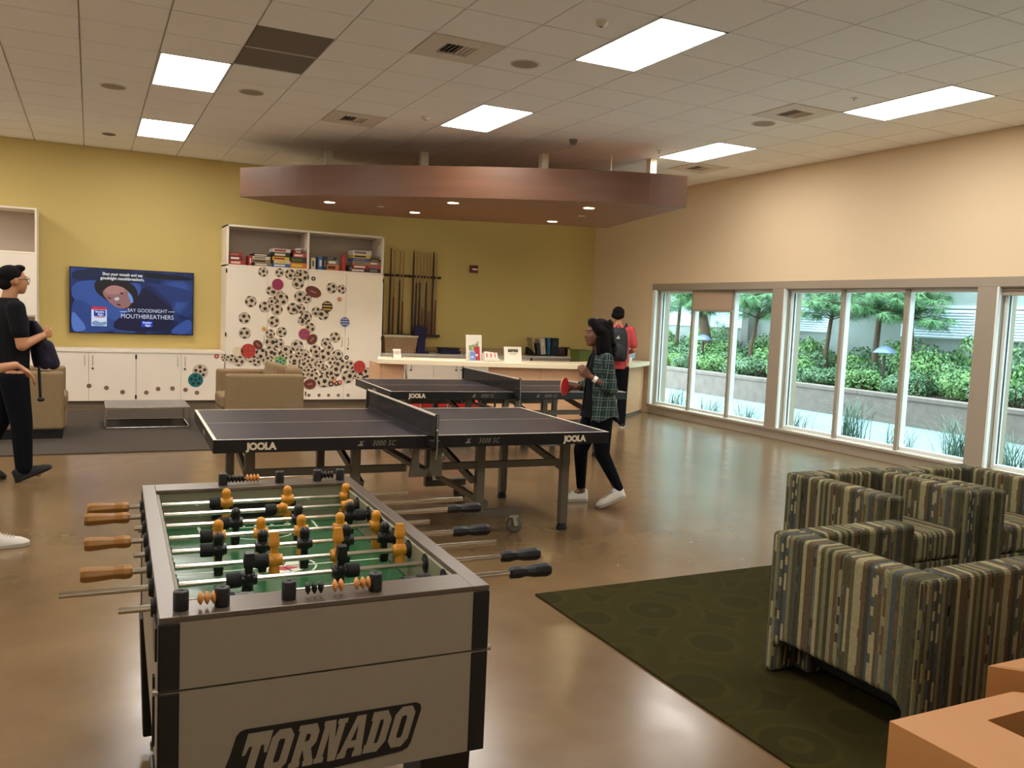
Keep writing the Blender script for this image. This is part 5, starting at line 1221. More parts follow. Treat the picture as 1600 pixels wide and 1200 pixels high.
# ---- person mostly outside the frame at left, nearer
g = thing('person', 'person mostly cut off at left edge with white sneaker and bare forearm', 'person', (-.735,6.12,0), -1.35)
b = MB(); P = head(b, (0,.05,1.47), Matrix.Identity(3), 1.0)
caps(b, (0,-.01,1.28), .050, (0,.03,1.41), .048); loft(b, [((0,0,.82),.15,.10),((0,0,1.0),.135,.095),((0,0,1.18),.155,.10),((0,-.01,1.28),.13,.07),((0,-.01,1.33),.07,.045)])
caps(b, (.165,-.01,1.27), .045, (.20,.06,1.10), .038); caps(b, (.20,.06,1.10), .040, (.14,.30,1.145), .025); hand(b, (.135,.31,1.145), (-.1,.75,-.5), (.2,.5,.8), -1, .45, 1.0, .4)
caps(b, (-.165,-.01,1.27), .045, (-.21,.02,1.0), .038); caps(b, (-.21,.02,1.0), .036, (-.20,.10,.80), .025); hand(b, (-.20,.105,.79), (0,.2,-1), (-1,0,0), -1, .5)
caps(b, (.085,0,.80), .10, (.10,.06,.45), .062); caps(b, (.10,.06,.45), .06, (.10,.12,.10), .038); caps(b, (.10,.12,.09), .036, (.10,.22,.05), .028)
caps(b, (-.085,0,.80), .10, (-.10,.0,.45), .062); caps(b, (-.10,.0,.45), .06, (-.10,-.06,.10), .038); caps(b, (-.10,-.05,.09), .036, (-.10,.04,.05), .028)
skin_build(b, 'body', M_sktan, g, .009, 3); eyes(P, g)
h = MB(); ell(h, P(0,-.03,.045), (.092,.10,.09)); ell(h, P(0,-.07,-.04), (.08,.06,.08)); skin_build(h, 'hair', M_dkhair, g, .010, 2)
sh = MB(); loft(sh, [((0,0,.78),.170,.120),((0,0,1.0),.155,.115),((0,0,1.18),.175,.12),((0,-.01,1.28),.155,.09),((0,-.01,1.345),.075,.06)])
caps(sh, (.162,-.01,1.27), .060, (.192,.045,1.14), .054); caps(sh, (-.162,-.01,1.27), .060, (-.19,.0,1.12), .054); skin_build(sh, 'tee_shirt', M_blacktee, g, .010, 3)
tr = MB(); loft(tr, [((0,0,.76),.160,.112),((0,0,.88),.155,.11)])
for s, y1, y2 in ((1,.06,.11),(-1,0,-.055)): caps(tr, (s*.085,0,.76), .105, (s*.10,y1,.45), .075); caps(tr, (s*.10,y1,.45), .075, (s*.10,y2,.13), .055)
skin_build(tr, 'trousers', M_legg, g, .010, 3)
shoe(g, (.10,.11,0), PI/2, 0, M_wsh, M_wsole, .27); shoe(g, (-.10,-.12,0), PI/2, 0, M_wsh, M_wsole, .27)
# ================================================================ TELEVISION
tv = thing('television', 'large flat television on yellow wall showing a blue bedroom advert', 'television', (.575,YB,1.525))
w2, h2 = .845, .478
MB().box((-.3,-.05,-.2), (.3,0,.2)).build('wall_mount', M_black, tv)
MB().box((-w2,-.095,-h2), (w2,-.05,h2)).build('casing', M_black, tv, bevel=.004)
def emis(name, c, s=1.0, rough=.4):
    s = .29
    m = mat(name, (8,8,10), rough); b = bsdf(m); b.inputs['Emission Color'].default_value = rgb(*c); b.inputs['Emission Strength'].default_value = s; return m
def screenmat():
    m = mat('screen_blue_scene', (8,8,10), .3); nt = m.node_tree; b = bsdf(m); N = nt.nodes; K = nt.links
    tc = N.new('ShaderNodeTexCoord'); n = N.new('ShaderNodeTexNoise'); n.inputs['Scale'].default_value = 2.2; n.inputs['Detail'].default_value = 3; n.inputs['Distortion'].default_value = .8; K.new(tc.outputs['Object'], n.inputs['Vector'])
    r = ramp(nt, [(.30,(14,22,52)),(.48,(28,46,96)),(.62,(52,80,150)),(.78,(66,100,176))]); K.new(n.outputs['Fac'], r.inputs[0]); K.new(r.outputs[0], b.inputs['Emission Color']); b.inputs['Emission Strength'].default_value = .22
    return m
MS = frame_mat((0,-.0965,0), (1,0,0), (0,0,1))   # screen plane, x right, y up
scr = MB().prism([(-w2+.012,-h2+.014),(w2-.012,-h2+.014),(w2-.012,h2-.012),(-w2+.012,h2-.012)], -.0005, .0, MS).build('screen', screenmat(), tv)
def blobpoly(pts, it=3):
    for _ in range(it):
        q = []
        for i in range(len(pts)):
            a, b = pts[i], pts[(i+1)%len(pts)]; q += [(a[0]*.75+b[0]*.25, a[1]*.75+b[1]*.25), (a[0]*.25+b[0]*.75, a[1]*.25+b[1]*.75)]
        pts = q
    return pts
lay = [0]
def art(pts, c, s=1.0, it=3, name='picture_shape'):
    # pts in photo-crop pixels: u across (382..1068), v down
    P = [((u-725)/685*2*(w2-.012), -((v-600-(u-725)*.03)/350*2*(h2-.013))) for u, v in pts]; P = blobpoly(P, it) if it else P
    ar = sum(P[i][0]*P[(i+1)%len(P)][1]-P[(i+1)%len(P)][0]*P[i][1] for i in range(len(P)))
    if ar < 0: P = P[::-1]
    lay[0] += 1; z = lay[0]*.00012
    b = MB(); n = len(P); vs = [MS@V((x,y,z)) for x, y in P]; b.add(vs, [tuple(range(n))]); return b.build(name, emis('screen_%d_%d_%d' % c, c, s), scr)
art([(388,500),(500,478),(640,500),(760,490),(772,540),(740,620),(700,720),(620,730),(500,640),(388,590)], (52,82,152))            # pillow
art([(388,580),(470,600),(560,680),(700,730),(560,772),(388,770)], (40,66,130))
art([(388,640),(430,690),(470,740),(450,765),(388,765)], (84,116,190))
art([(506,500),(540,470),(660,478),(740,510),(755,580),(735,640),(640,640),(560,580),(520,550)], (28,20,26))                      # hair
art([(548,545),(600,505),(660,515),(705,545),(722,590),(700,632),(655,640),(610,620),(575,585)], (148,104,104))                   # face
art([(600,505),(660,515),(690,535),(640,560),(590,560),(560,545)], (172,124,118))
art([(618,580),(640,572),(650,582),(640,594),(622,592)], (200,196,206),it=2)                                                         # nose strip
for p in ([(580,572),(600,578),(606,586),(586,582)],[(655,545),(672,552),(664,560),(650,555)],[(630,610),(650,612),(660,620),(640,622)]): art(p, (70,34,40), it=2)
art([(690,540),(715,560),(728,600),(712,610),(700,575)], (110,150,216))
art([(755,560),(780,515),(840,520),(935,600),(960,680),(940,765),(640,765),(600,720),(720,640)], (14,18,52))                         # shoulder
art([(790,520),(850,525),(930,600),(940,640),(860,560)], (26,34,84))
art([(770,490),(900,500),(1060,530),(1062,600),(950,600),(860,520)], (34,52,108)); art([(960,740),(1062,680),(1062,785),(930,780)], (50,78,150)); art([(700,428),(1062,452),(1062,480),(800,465)], (12,14,28))
art([(388,425),(560,425),(540,460),(388,490)], (26,34,64))
art([(566,432),(768,450),(770,490),(566,480)], (10,10,16), it=0)
def stxt(t, u, v, size, c, sh=0, bold=0, sx=.9):
    x = (u-725)/685*2*(w2-.012); y = -((v-600-(u-725)*.03)/350*2*(h2-.013)); lay[0] += 1
    return text_obj('screen_text', t, size, MS@Matrix.Translation((x,y,lay[0]*.00012)), emis('screen_text_%d_%d_%d' % c, c, 1.0), scr, shear=sh, bold=bold, depth=0, sx=sx)
stxt('Shut your mouth and say', 665, 450, .062, (236,236,240), bold=.0012, sx=.86); stxt('goodnight mouthbreathers.', 665, 473, .062, (236,236,240), bold=.0012, sx=.86)
stxt('SAY GOODNIGHT', 806, 650, .074, (206,214,240)); stxt('MOUTHBREATHERS', 806, 684, .092, (206,214,240))
for u in (671, 943): art([(u-19,653),(u+19,653),(u+19,656),(u-19,656)], (206,214,240), it=0)
art([(495,628),(578,630),(578,645),(495,643)], (206,40,60), it=0); art([(495,643),(578,645),(579,735),(495,733)], (214,222,240), it=0); art([(508,645),(572,647),(572,682),(508,680)], (28,60,160), it=0); art([(497,712),(520,702),(545,716),(577,706),(577,733),(497,732)], (120,150,190), it=1)
stxt('Breathe', 540, 656, .040, (230,236,250), bold=.001); stxt('Right', 545, 671, .040, (230,236,250), bold=.001); art([(514,683),(568,684),(568,688),(514,687)], (200,50,60), it=0)
art([(772,706),(835,707),(835,741),(772,740)], (30,66,190), it=0); stxt('Breathe', 803, 716, .040, (230,236,250), bold=.001); stxt('Right', 808, 732, .040, (230,236,250), bold=.001)

# ================================================================ BOARD GAMES ON THE TOP SHELF
BX = {}
def gamebox(x, z, w_, h_, d_, c, c2, label, yaw=0, y=None):
    m = mat('box_card_%d_%d_%d' % c, c, .5); m2 = mat('box_print_%d_%d_%d' % c2, c2, .5)
    t = thing('board_game_box', label, 'game box', (x, CF_+.04+d_/2 if y is None else y, z), yaw, 'board games on the tall cabinet')
    MB().box((-w_/2,-d_/2,0), (w_/2,d_/2,h_)).build('lid', m, t, bevel=.0025)
    e = MB().box((-w_/2+.02,-d_/2-.0012,h_*.25), (w_*.22,-d_/2,h_*.75)); e.build('side_print', m2, t)
    return h_
cols = {'red':(168,44,38),'dkred':(120,36,34),'brown':(70,54,42),'cream':(206,190,160),'white':(216,206,192),'green':(84,96,50),'yellow':(214,180,60),'blue':(60,92,150),'orange':(204,110,52),'black':(42,38,36),'grey':(120,112,104),'dkgreen':(52,58,38),'pink':(190,70,80),'tan':(150,120,88)}
def stack(x, items, base=2.151):
    z = base
    for (w_, h_, c, c2, lb, dx, yaw) in items:
        gamebox(x+dx, z, w_, h_, .30, cols[c], cols[c2], lb, yaw); z += h_+.0008
    return z
stack(1.975, [(.22,.065,'red','cream','lowest red box at the far left of the shelf',0,.05),(.20,.06,'dkred','white','middle dark red box at the far left of the shelf',.0,-.04),(.18,.05,'red','tan','top red box of the far left stack',-.02,.03)])
gamebox(2.175, 2.151, .05, .15, .26, cols['red'], cols['white'], 'upright red box standing between two stacks')
stack(2.345, [(.26,.05,'grey','cream','grey box under the dark lid, second stack',.02,0),(.27,.05,'tan','brown','brown and tan box in second stack',-.01,.02),(.26,.045,'cream','grey','cream box under the black one',.0,-.02),(.28,.04,'black','cream','black box topping the second stack',.01,.02)])
stack(2.64, [(.26,.055,'blue','white','blue box at the bottom of the tallest left stack',.0,0),(.25,.05,'cream','yellow','cream box above the blue one',.01,.02),(.255,.05,'yellow','red','yellow box in the middle of the third stack',-.005,-.02),(.25,.07,'dkgreen','cream','dark olive box under the white lid',.0,.01),(.27,.055,'white','red','white box with red print topping the third stack',.0,.03)])
stack(2.905, [(.26,.085,'orange','yellow','orange box at the bottom of the fourth stack',.0,0),(.25,.085,'dkgreen','green','dark green box above the orange one',-.01,.02),(.20,.055,'pink','white','red box below the tilted pale box',.02,-.03),(.15,.05,'dkred','cream','small dark red box on the fourth stack',-.03,.2)])
gamebox(2.94, 2.432, .10, .03, .14, cols['white'], cols['grey'], 'small pale box tilted on top of the fourth stack', .4)
stack(3.13, [(.07,.18,'cream','green','narrow upright pale box at left of right shelf',0,0)]); stack(3.235, [(.07,.20,'blue','white','narrow upright blue and white box',0,.05)])
gamebox(3.315, 2.151, .06, .21, .22, cols['black'], cols['grey'], 'narrow upright black box')
stack(3.44, [(.19,.09,'orange','black','orange and black box on right shelf',0,0),(.18,.07,'grey','white','grey box on the orange one',0,.04),(.16,.05,'black','grey','black box topping the grey one',-.02,-.05)])
cyl = thing('red_tube', 'red cylindrical tube standing on the right shelf', 'tube', (3.625,CF_+.10,2.151)); MB().lathe([(.038,0),(.038,.22)], n=20).build('tube_body', mat('tube_red', (178,44,36), .45), cyl); MB().lathe([(.040,.22),(.040,.25),(.034,.256)], n=20).build('cap', mat('tube_cap', (150,40,34), .5), cyl)
stack(3.90, [(.30,.055,'black','white','black box at the bottom of the tall right stack',-.02,0),(.28,.055,'red','white','red box low in the tall right stack',.0,.02),(.27,.06,'tan','grey','tan box in the tall right stack',.0,-.02),(.28,.05,'blue','grey','blue box in the tall right stack',.0,.02),(.28,.05,'yellow','black','yellow box near the top of the tall right stack',.01,-.01),(.30,.07,'white','grey','white box topping the tall right stack',.01,.03)])
gamebox(3.73, 2.151, .06, .10, .2, cols['black'], cols['grey'], 'small black box beside the red tube')
stack(4.125, [(.20,.07,'black','grey','black box at bottom of the last stack',0,0),(.20,.05,'pink','grey','pinkish box in the last stack',0,.02),(.18,.055,'tan','white','tan box with pale print in the last stack',0,-.02),(.18,.04,'brown','tan','brown box topping the last stack',.01,.03)])

# ================================================================ CUE RACKS AND CUES
M_crack = mat('dark_walnut', (52,34,24), .5); M_cb = mat('cue_butt_dark', (54,30,20), .35); M_cbr = mat('cue_butt_red', (110,52,30), .35); M_cs = mat('cue_shaft_maple', (170,140,92), .35); M_csd = mat('cue_shaft_dark', (60,46,34), .4)
def rack(x0, x1, label, n):
    t = thing('cue_rack', label, 'rack', ((x0+x1)/2,YB,0), 0, 'wall cue racks'); w_ = (x1-x0)/2
    MB().box((-w_,-.12,1.13), (w_,0,1.165)).build('base_shelf', M_crack, t, bevel=.004)
    MB().box((-w_,-.03,2.135), (w_,0,2.175)).build('back_bar', M_crack, t, bevel=.004)
    for k in range(n+1):
        x = -w_+.012+(2*w_-.024)*k/n
        MB().lathe([(.016,2.137),(.022,2.143),(.022,2.167),(.016,2.173)], (x,-.05,0), 12, None).build('clip', M_crack, t)
rack(4.30, 4.845, 'wooden wall rack holding cues beside the tall cabinet', 6); rack(4.875, 5.47, 'fuller wooden wall rack holding many cues, right one', 7)
def cue(x, h_, bd, label, dark=False, bl=.9, lean=0):
    t = thing('pool_cue', label, 'cue', (x,YB-.065,1.166), 0, 'pool cues on the wall'); t.rotation_euler = (0,lean,0)
    MB().cyl((0,0,.01), (0,0,bl), .020, .0145, 12).build('butt', bd, t); MB().cyl((0,0,0), (0,0,.012), .0145, .0155, 12).build('bumper', M_blackm, t)
    MB().cyl((0,0,bl), (0,0,h_-.02), .0140, .0085, 12).build('shaft', M_csd if dark else M_cs, t); MB().cyl((0,0,h_-.02), (0,0,h_), .0066, n=10).build('tip', M_whitef, t)
lb = ['leftmost cue, half hidden by the tall cabinet','second cue of the left rack with tall dark butt','third cue of the left rack with reddish butt','fourth cue of the left rack with dark butt','last cue of the left rack with reddish butt']
for x, h_, bd, l, bl in [(4.432,1.40,M_cb,lb[0],.88),(4.556,1.46,M_cb,lb[1],.90),(4.622,1.44,M_cbr,lb[2],.62),(4.722,1.43,M_cb,lb[3],.90),(4.785,1.42,M_cbr,lb[4],.55)]: cue(x, h_, bd, l, x == 4.556, bl)
for i, (x, h_, bd, bl, dk) in enumerate([(4.962,1.45,M_cb,1.30,True),(5.022,1.45,M_cb,.88,False),(5.085,1.44,M_cb,.89,False),(5.142,1.43,M_cbr,.45,False),(5.205,1.44,M_cb,.90,False),(5.262,1.43,M_cbr,.40,False),(5.325,1.45,M_cb,1.35,True),(5.385,1.44,M_cbr,.60,False)]):
    cue(x, h_, bd, ['all dark first cue of the right rack','second cue of the right rack with dark butt','third cue of the right rack with dark butt','fourth cue of the right rack with pale shaft','fifth cue of the right rack with dark butt','sixth cue of the right rack with pale shaft','all dark seventh cue of the right rack','last cue of the right rack with reddish butt'][i], dk, bl)
t = thing('fire_alarm', 'small dark red fire alarm box on the yellow wall', 'alarm', (6.10,YB,2.35))
MB().cbox((0,-.03,0), (.15,.06,.13)).build('housing', mat('alarm_red', (112,36,30), .45), t, bevel=.008); MB().cbox((.01,-.064,-.005), (.10,.01,.025)).build('strobe', M_whitef, t, bevel=.003); MB().cbox((.0,-.062,.035), (.09,.004,.02)).build('horn_grille', M_black, t)

# ================================================================ COUNTERS
t = thing('back_counter', 'white base cabinets with pale top along the yellow wall behind the desk', 'cabinet', (0,CF_,0))
MB().box((4.275,.03,.10), (7.02,.575,.815)).build('carcass', M_in, t); MB().box((4.275,.07,0), (7.02,.5,.1)).build('kickboard', M_kick, t)
M_ct = mat('pale_grey_counter', (206,196,182), .35); MB().box((4.27,-.005,.815), (7.04,.58,.855)).build('countertop', M_ct, t, bevel=.004)
MB().box((4.27,.562,.855), (7.04,.58,.955)).build('backsplash', mat('tan_stone_splash', (166,138,100), .4, noise=.25, nscale=30), t)
for k in range(6): door(t, 4.28+k*.456, 4.28+(k+1)*.456, .105, .81, 'R' if k%2 == 0 else 'L', .70, lock=True).location = (0,.03,0)
# curved reception desk
M_dw = wood('pale_peach_laminate', (206,158,118), (212,166,126), .5, (2,2,10)); M_dt = mat('cream_solid_surface', (236,218,186), .3)
dk = thing('reception_desk', 'long curved reception desk with thick cream top and peach front', 'desk', (6,11.6,0))
FR = [(3.62,11.58),(4.47,11.30),(5.25,11.09),(6.04,10.93),(6.60,10.86),(7.05,10.93),(7.45,11.12),(8.0,11.53),(8.57,12.02)]
FR = smooth_poly(FR)
def offset(pl, d):
    out = []
    for i, p in enumerate(pl):
        a = V(pl[max(0,i-1)]); b = V(pl[min(len(pl)-1,i+1)]); t_ = (b-a).normalized(); out.append((p[0]-t_.y*d, p[1]+t_.x*d))
    return out
Lx = lambda pl: [(x-6, y-11.6) for x, y in pl]
front = Lx(FR); back = Lx(offset(FR, .68)); back = [(min(x, 2.57), y) for x, y in back]
def strip_prism(f, bk, z0, z1, name, m, parent, bevel=0):
    b = MB(); n = len(f); vs = [(x,y,z0) for x,y in f]+[(x,y,z0) for x,y in bk]+[(x,y,z1) for x,y in f]+[(x,y,z1) for x,y in bk]; fs = []
    for i in range(n-1):
        fs += [(i,n+i,n+i+1,i+1),(2*n+i,2*n+i+1,3*n+i+1,3*n+i),(i,i+1,2*n+i+1,2*n+i),(n+i,3*n+i,3*n+i+1,n+i+1)]
    fs += [(0,2*n,3*n,n),(n-1,2*n-1,4*n-1,3*n-1)]
    b.add(vs, fs); return b.build(name, m, parent, bevel=bevel)
strip_prism(front, back, .812, .88, 'desk_top', M_dt, dk, .004)
idx0 = next(i for i, p in enumerate(FR) if p[0] > 4.98)
pf = offset(FR, .10); pb = offset(FR, .13)
strip_prism(Lx(pf[idx0:]), Lx(pb[idx0:]), .05, .81, 'front_panel', M_dw, dk); strip_prism(Lx(offset(FR,.115)[idx0:]), Lx(offset(FR,.14)[idx0:]), 0, .05, 'toe_kick', mat('grey_toe_kick', (110,98,84), .6), dk)
# joints of the laminate panels
for k in range(idx0+4, len(pf)-2, 5):
    x, y = pf[k]; MB().box((x-6-.002,y-11.6-.002,.05), (x-6+.002,y-11.6+.01,.81)).build('panel_joint', mat('joint_brown', (150,110,80), .6), dk)
MB().box((3.70-6,11.62-11.6,0), (4.03-6,11.66-11.6,.81)).build('end_panel', M_dw, dk); MB().box((3.69-6,11.64-11.6,0), (3.73-6,12.2-11.6,.81)).build('side_panel', M_dw, dk)
MB().bar((4.05-6,11.62-11.6,.80), (4.22-6,11.9-11.6,.0), .025, .025).build('support_strut', M_chrome, dk)
# things on the desk and the back counter
M_paper = mat('white_paper', (232,222,206), .7); M_navy = mat('navy_cloth', (36,34,66), .8)
t = thing('storage_basket', 'woven tan basket with pale rim on the back counter', 'basket', (4.64,13.74,.856))
bk_ = MB(); 
def tub(b, w0, d0, w1, d1, h_, th): 
    o = [(-w0,-d0,0),(w0,-d0,0),(w0,d0,0),(-w0,d0,0),(-w1,-d1,h_),(w1,-d1,h_),(w1,d1,h_),(-w1,d1,h_)]; i = [(x*(1-th),y*(1-th),z if z else .01) for x,y,z in o]
    b.add(o+i, [(0,3,2,1),(0,1,5,4),(1,2,6,5),(2,3,7,6),(3,0,4,7),(8,9,10,11),(8,12,13,9),(9,13,14,10),(10,14,15,11),(11,15,12,8),(4,5,13,12),(5,6,14,13),(6,7,15,14),(7,4,12,15)])
tub(bk_, .26, .15, .29, .17, .27, .05); bk_.build('basket_body', mat('woven_seagrass', (172,140,108), .9, noise=.35, nscale=30, stretch=(1,1,2.5), bump=.8, bscale=60), t)
wv = MB()
for k in range(9): wv.box((-.27,-.176-.0,.03+k*.026), (.27,-.156-k*.0018+.012,.036+k*.026)) if False else wv.bar((-.262-k*.0032,-.153-k*.0022,.02+k*.028), (.262+k*.0032,-.153-k*.0022,.02+k*.028), .006, .008)
wv.build('woven_bands', mat('seagrass_band', (146,112,84), .9), t)
MB().bar((-.30,-.172,.28), (.30,-.172,.28), .02, .03).bar((-.30,.172,.28), (.30,.172,.28), .02, .03).bar((-.292,-.17,.28), (-.292,.17,.28), .02, .03).bar((.292,-.17,.28), (.292,.17,.28), .02, .03).build('rim', mat('pale_rim', (206,190,160), .7), t, bevel=.006)
t = thing('folded_stand', 'tall navy blue folded case leaning on the cue rack', 'case', (5.02,13.66,.856))
MB().box((-.085,-.05,0), (.06,.05,.36), Matrix.Rotation(.04,4,'Y')).build('case_body', M_navy, t, bevel=.012); MB().box((-.13,-.06,.27), (.075,.06,.46)).build('upper_flap', M_navy, t, bevel=.014); MB().box((-.10,-.07,0), (.13,.05,.04)).build('foot', M_navy, t, bevel=.01)
t = thing('dark_bin', 'short navy bin with black lid on the back counter', 'bin', (5.54,13.70,.856))
MB().box((-.16,-.10,0), (.16,.10,.08)).build('bin_body', M_navy, t, bevel=.008); MB().box((-.175,-.115,.08), (.175,.115,.105)).build('lid', M_black, t, bevel=.006); MB().ball((.15,-.09,.03), (.05,.03,.03), 12, 8).build('bundle', M_navy, t)
t = thing('sign_holder', 'small clear angled sign holder at left end of the desk', 'sign', (3.97,11.75,.881))
ac = mat('frosted_acrylic', (214,204,190), .15); MB().box((-.06,-.003,0), (.06,.003,.14), Matrix.Rotation(-.35,4,'X')).build('acrylic_panel', ac, t); MB().box((-.04,-.0045,.06), (.04,-.0035,.11), Matrix.Rotation(-.35,4,'X')).build('printed_card', mat('card_grey', (176,160,140), .6), t)
MB().bar((-.07,.0,0), (-.055,.03,.10), .006, .006).bar((.07,.0,0), (.055,.03,.10), .006, .006).build('side_legs', mat('bronze_wire', (96,76,54), .5), t)
t = thing('brochure_stand', 'tall white brochure stand with green map print on the desk', 'stand', (5.03,11.42,.881))
Mt = Matrix.Rotation(-.12,4,'X'); MB().box((-.125,0,0), (.125,.012,.38), Mt).build('back_panel', M_paper, t, bevel=.004); MB().box((-.125,-.07,0), (-.118,.0,.12)).box((.118,-.07,0), (.125,0,.12)).box((-.125,-.07,0), (.125,.0,.008)).build('pocket', ac, t)
gm_ = mat('green_map_ink', (150,160,110), .6)
mp_ = MB()
for k, (x, z, w_, h_) in enumerate([(-.06,.20,.05,.05),(-.01,.215,.05,.045),(.045,.23,.05,.05),(-.05,.165,.06,.03),(.02,.17,.07,.035),(.06,.27,.03,.02)]): mp_.box((x-w_/2,-.0015,z-h_/2), (x+w_/2,-.0005,z+h_/2), Mt)
mp_.build('map_print', gm_, t)
for x, c, nm, l, h_, z in [(-.045,(110,140,200),'light blue leaflet','light blue leaflet in the brochure stand',.13,-.0),(.035,(178,48,56),'red leaflet','tall red leaflet in the brochure stand',.20,0)]:
    u = thing(nm.replace(' ','_'), l, 'leaflet', (5.03+x,11.36 if x < 0 else 11.385,.892)); MB().box((-.042,-.002,0), (.042,.002,h_), Matrix.Rotation(-.18,4,'X')).build('sheet', mat('ink_%d' % c[0], c, .5), u); MB().box((-.03,-.0035,h_*.3), (.01,-.0022,h_*.45), Matrix.Rotation(-.18,4,'X')).build('print_block', M_paper, u)
t = thing('leaflet_holder', 'low holder of white leaflets with red print beside brochure stand', 'leaflets', (5.27,11.34,.881))
for k in range(3):
    Q = Matrix.Translation((-.06+k*.06,-.01*k,0))@Matrix.Rotation(.1-k*.06,4,'Z')@Matrix.Rotation(-.35,4,'X'); MB().box((-.04,-.002,.0), (.04,.002,.15-.008*k), Q).build('leaflet', M_paper, t); MB().box((-.012,-.0035,.06), (.012,-.0022,.125), Q).build('red_print', mat('leaflet_red', (206,110,100), .6), t)
MB().box((-.11,-.05,0), (.11,-.045,.05)).box((-.11,-.05,0), (.11,.04,.006)).build('tray', ac, t)
t = thing('framed_notice', 'small white framed notice with dark photo strip on the desk', 'frame', (5.60,11.28,.881))
Q = Matrix.Rotation(.05,4,'Z')@Matrix.Rotation(-.16,4,'X'); MB().box((-.145,0,0), (.145,.014,.225), Q).build('frame', M_paper, t, bevel=.003); MB().box((-.085,-.0018,.145), (.085,-.0005,.19), Q).build('photo_strip', mat('photo_dark', (92,80,64), .5), t)
MB().box((-.07,-.0018,.120), (.07,-.0008,.126), Q).box((-.05,-.0018,.105), (.05,-.0008,.109), Q).build('text_lines', mat('ink_grey', (168,150,130), .6), t); MB().box((-.02,.0,0), (.02,.004,.16), Matrix.Translation((0,.075,0))@Matrix.Rotation(.35,4,'X')).build('easel_leg', M_paper, t)
for k, (x, y, r) in enumerate([(4.35,11.60,.2),(4.62,11.50,-.3),(4.85,11.58,.1)]):
    o = MB().box((-.12,-.09,0), (.12,.09,.002+.001*k)).build('paper_sheet', M_paper, loc=(x,y,.8805)); o.rotation_euler = (0,0,r); tag(o, ['loose white paper sheet nearest the clear sign holder','middle loose white paper sheet on the desk','loose white paper sheet nearest the brochure stand'][k], 'paper', 'papers on the desk')
# file sorter on the back counter
t = thing('file_sorter', 'black wire desk sorter on the back counter at right', 'sorter', (7.45,13.70,.0))
st_ = thing('side_cabinet', 'narrow dark topped cabinet at the end of the back counter', 'cabinet', (7.45,CF_,0)); MB().box((-.38,.03,.0), (.42,.575,.855)).build('carcass', M_in, st_); MB().box((-.40,-.005,.815), (.44,.58,.8555)).build('countertop', M_ct, st_, bevel=.004)
MB().box((-.36,-.12,.857), (.40,.12,.88)).box((-.36,.10,.88), (.40,.12,1.00)).box((.38,-.12,.88), (.40,.12,1.02)).build('rack_body', M_black, t, bevel=.006)
MB().tube([(.40,-.12,1.02),(.47,-.13,.97),(.52,-.14,.87)], .012, 8).build('curved_edge', M_black, t)
fc = [((150,140,104),'khaki','leaning khaki file folder'),((46,44,46),'black','black binder behind the khaki folder'),((186,174,156),'white','wide pale grey binder in the sorter'),((44,90,120),'blue','blue binder in the middle of the sorter'),((28,32,40),'dark','thick dark navy binder right of the blue one'),((60,40,34),'brown','low dark brown box at the right of the sorter')]
for k, (x, w_, h_, ln) in enumerate([(-.28,.03,.30,-.22),(-.20,.05,.20,-.1),(-.10,.10,.29,-.14),(.01,.06,.30,-.04),(.13,.15,.30,0.0),(.28,.14,.13,0)]):
    u = thing('binder', fc[k][2], 'binder', (7.45+x,13.68,.881), 0, 'binders in the sorter'); u.rotation_euler = (0,ln,0); MB().box((-w_/2,-.09,0), (w_/2,.11,h_)).build('cover', mat('binder_'+fc[k][1], fc[k][0], .5), u, bevel=.004); MB().box((-w_*.25,-.0915,h_*.55), (w_*.25,-.0895,h_*.75)).build('spine_label', mat('spine_'+fc[k][1], tuple(min(255, c+26) for c in fc[k][0]), .6), u)
t = thing('desk_phone', 'small dark desk phone left of the binders', 'phone', (7.14,13.62,.857)); MB().add([(-.06,-.08,0),(.06,-.08,0),(.06,.08,0),(-.06,.08,0),(-.06,-.08,.03),(.06,-.08,.03),(.06,.08,.09),(-.06,.08,.09)], [(0,3,2,1),(4,5,6,7),(0,1,5,4),(1,2,6,5),(2,3,7,6),(3,0,4,7)]).build('base', M_black, t, bevel=.006); MB().tube([(-.05,-.07,.06),(-.06,0,.10),(-.05,.07,.12)], .018, 8).build('handset', M_black, t)
t = thing('green_bin', 'green plastic bin behind the desk near the corner', 'bin', (7.96,13.3,0)); tb = MB(); tub(tb, .09, .13, .13, .17, .98, .06); tb.build('bin_body', mat('olive_green_plastic', (112,126,60), .5), t)
rm = MB()
for a_, b_ in [((-.13,-.17),(.13,-.17)),((-.13,.17),(.13,.17)),((-.13,-.17),(-.13,.17)),((.13,-.17),(.13,.17))]: rm.bar((a_[0],a_[1],.98), (b_[0],b_[1],.98), .02, .03)
rm.build('rim', mat('olive_rim', (100,112,54), .5), t)
t = thing('computer', 'silver all in one computer seen from behind on the desk end', 'computer', (8.16,12.05,.881), .45)
alu = mat('silver_aluminium', (176,184,196), .35, .3); Q = Matrix.Rotation(.10,4,'X')
MB().box((-.17,-.012,.035), (.17,.012,.30), Q).build('shell', alu, t, bevel=.010, seg=3); MB().lathe([(0,0),(.026,0),(.026,.003),(0,.003)], (0,-.016,.205), 8, Matrix.Rotation(PI/2,4,'X')).build('dark_emblem', mat('emblem_dark', (86,92,106), .4), t)
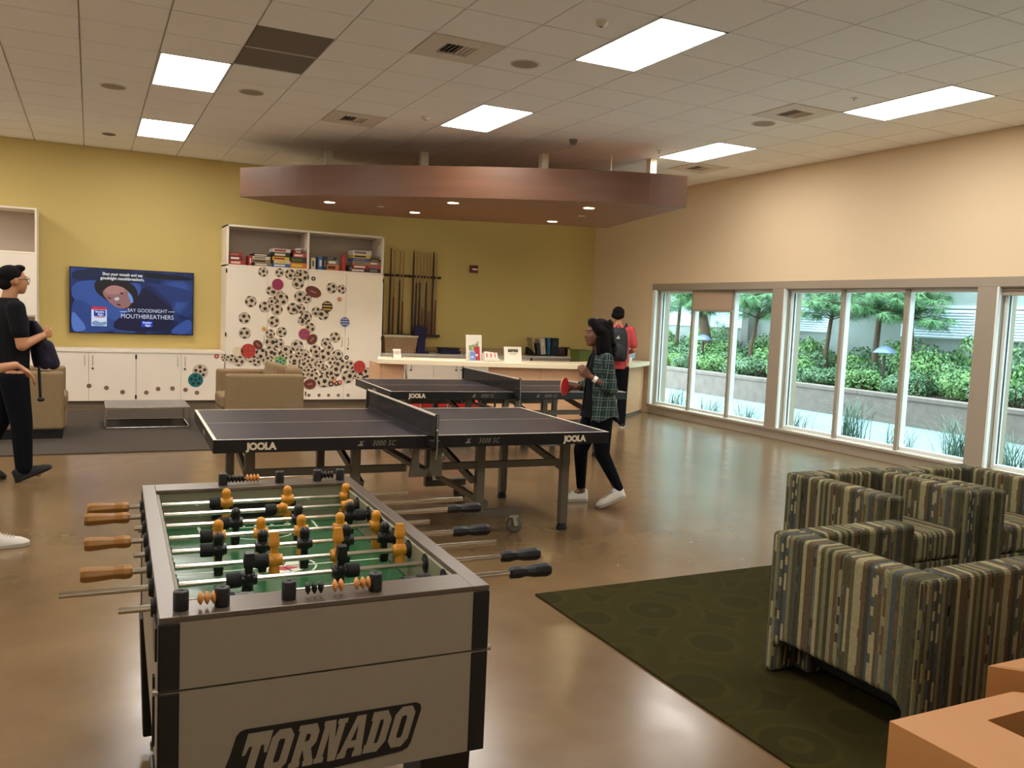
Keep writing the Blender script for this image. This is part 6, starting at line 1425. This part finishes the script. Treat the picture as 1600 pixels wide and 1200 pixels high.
MB().box((-.05,-.01,0), (.05,.07,.045)).box((-.08,-.05,0), (.08,.09,.006)).build('foot', alu, t, bevel=.003)
for x, l in ((-.06,'white cup in front of the silver computer'),(.05,'second white cup in front of the silver computer')):
    c_ = thing('paper_cup', l, 'cup', (8.02+x*1.3,11.86+x*.8,.881)); MB().lathe([(.022,0),(.030,.065),(.027,.065),(.019,.004),(0,.004)], n=16).build('cup_body', M_whitef, c_); MB().lathe([(.0315,.062),(.0315,.069),(.028,.069)], n=16).build('rim', M_paper, c_)
t = thing('black_tablet', 'thin black tablet standing left of the silver computer', 'tablet', (7.84,11.93,.881), .2); MB().box((-.01,-.10,0), (.01,.10,.17), Matrix.Rotation(.15,4,'Y')).build('tablet_body', M_black, t, bevel=.004); MB().box((-.03,-.04,0), (.03,.04,.008)).build('stand', M_black, t)
# red chairs between the far table and the desk
M_rp = mat('red_shell_plastic', (206,40,36), .4)
def redchair(x, y, rz, l):
    t = thing('red_chair', l, 'chair', (x,y,0), rz, 'red chairs behind the far table')
    MB().box((-.19,-.18,.35), (.19,.18,.43)).build('seat', M_rp, t, bevel=.012); MB().box((-.18,.19,.45), (.18,.215,.60), Matrix.Translation((0,0,0))@Matrix.Rotation(-.08,4,'X')).build('backrest', M_rp, t, bevel=.010)
    for sx in (-1, 1):
        MB().cyl((sx*.19,-.17,.43), (sx*.21,-.21,0), .011, n=10).build('leg', M_chrome, t); MB().tube([(sx*.21,.24,0),(sx*.19,.17,.44),(sx*.17,.17,.58)], .011, 8).build('leg', M_chrome, t)
redchair(3.92, 10.35, .15, 'left red plastic chair seen behind the far ping pong table'); redchair(4.40, 10.34, -.06, 'right red plastic chair seen behind the far ping pong table')
t = thing('black_stool', 'dark low seat between the red chairs and the desk', 'stool', (5.02,10.42,0)); MB().box((-.2,-.18,.40), (.2,.18,.46)).build('seat', M_black, t, bevel=.012)
for sx in (-1,1):
    for sy in (-1,1): MB().cyl((sx*.17,sy*.15,.40), (sx*.18,sy*.16,0), .014, n=10).build('leg', M_black, t)
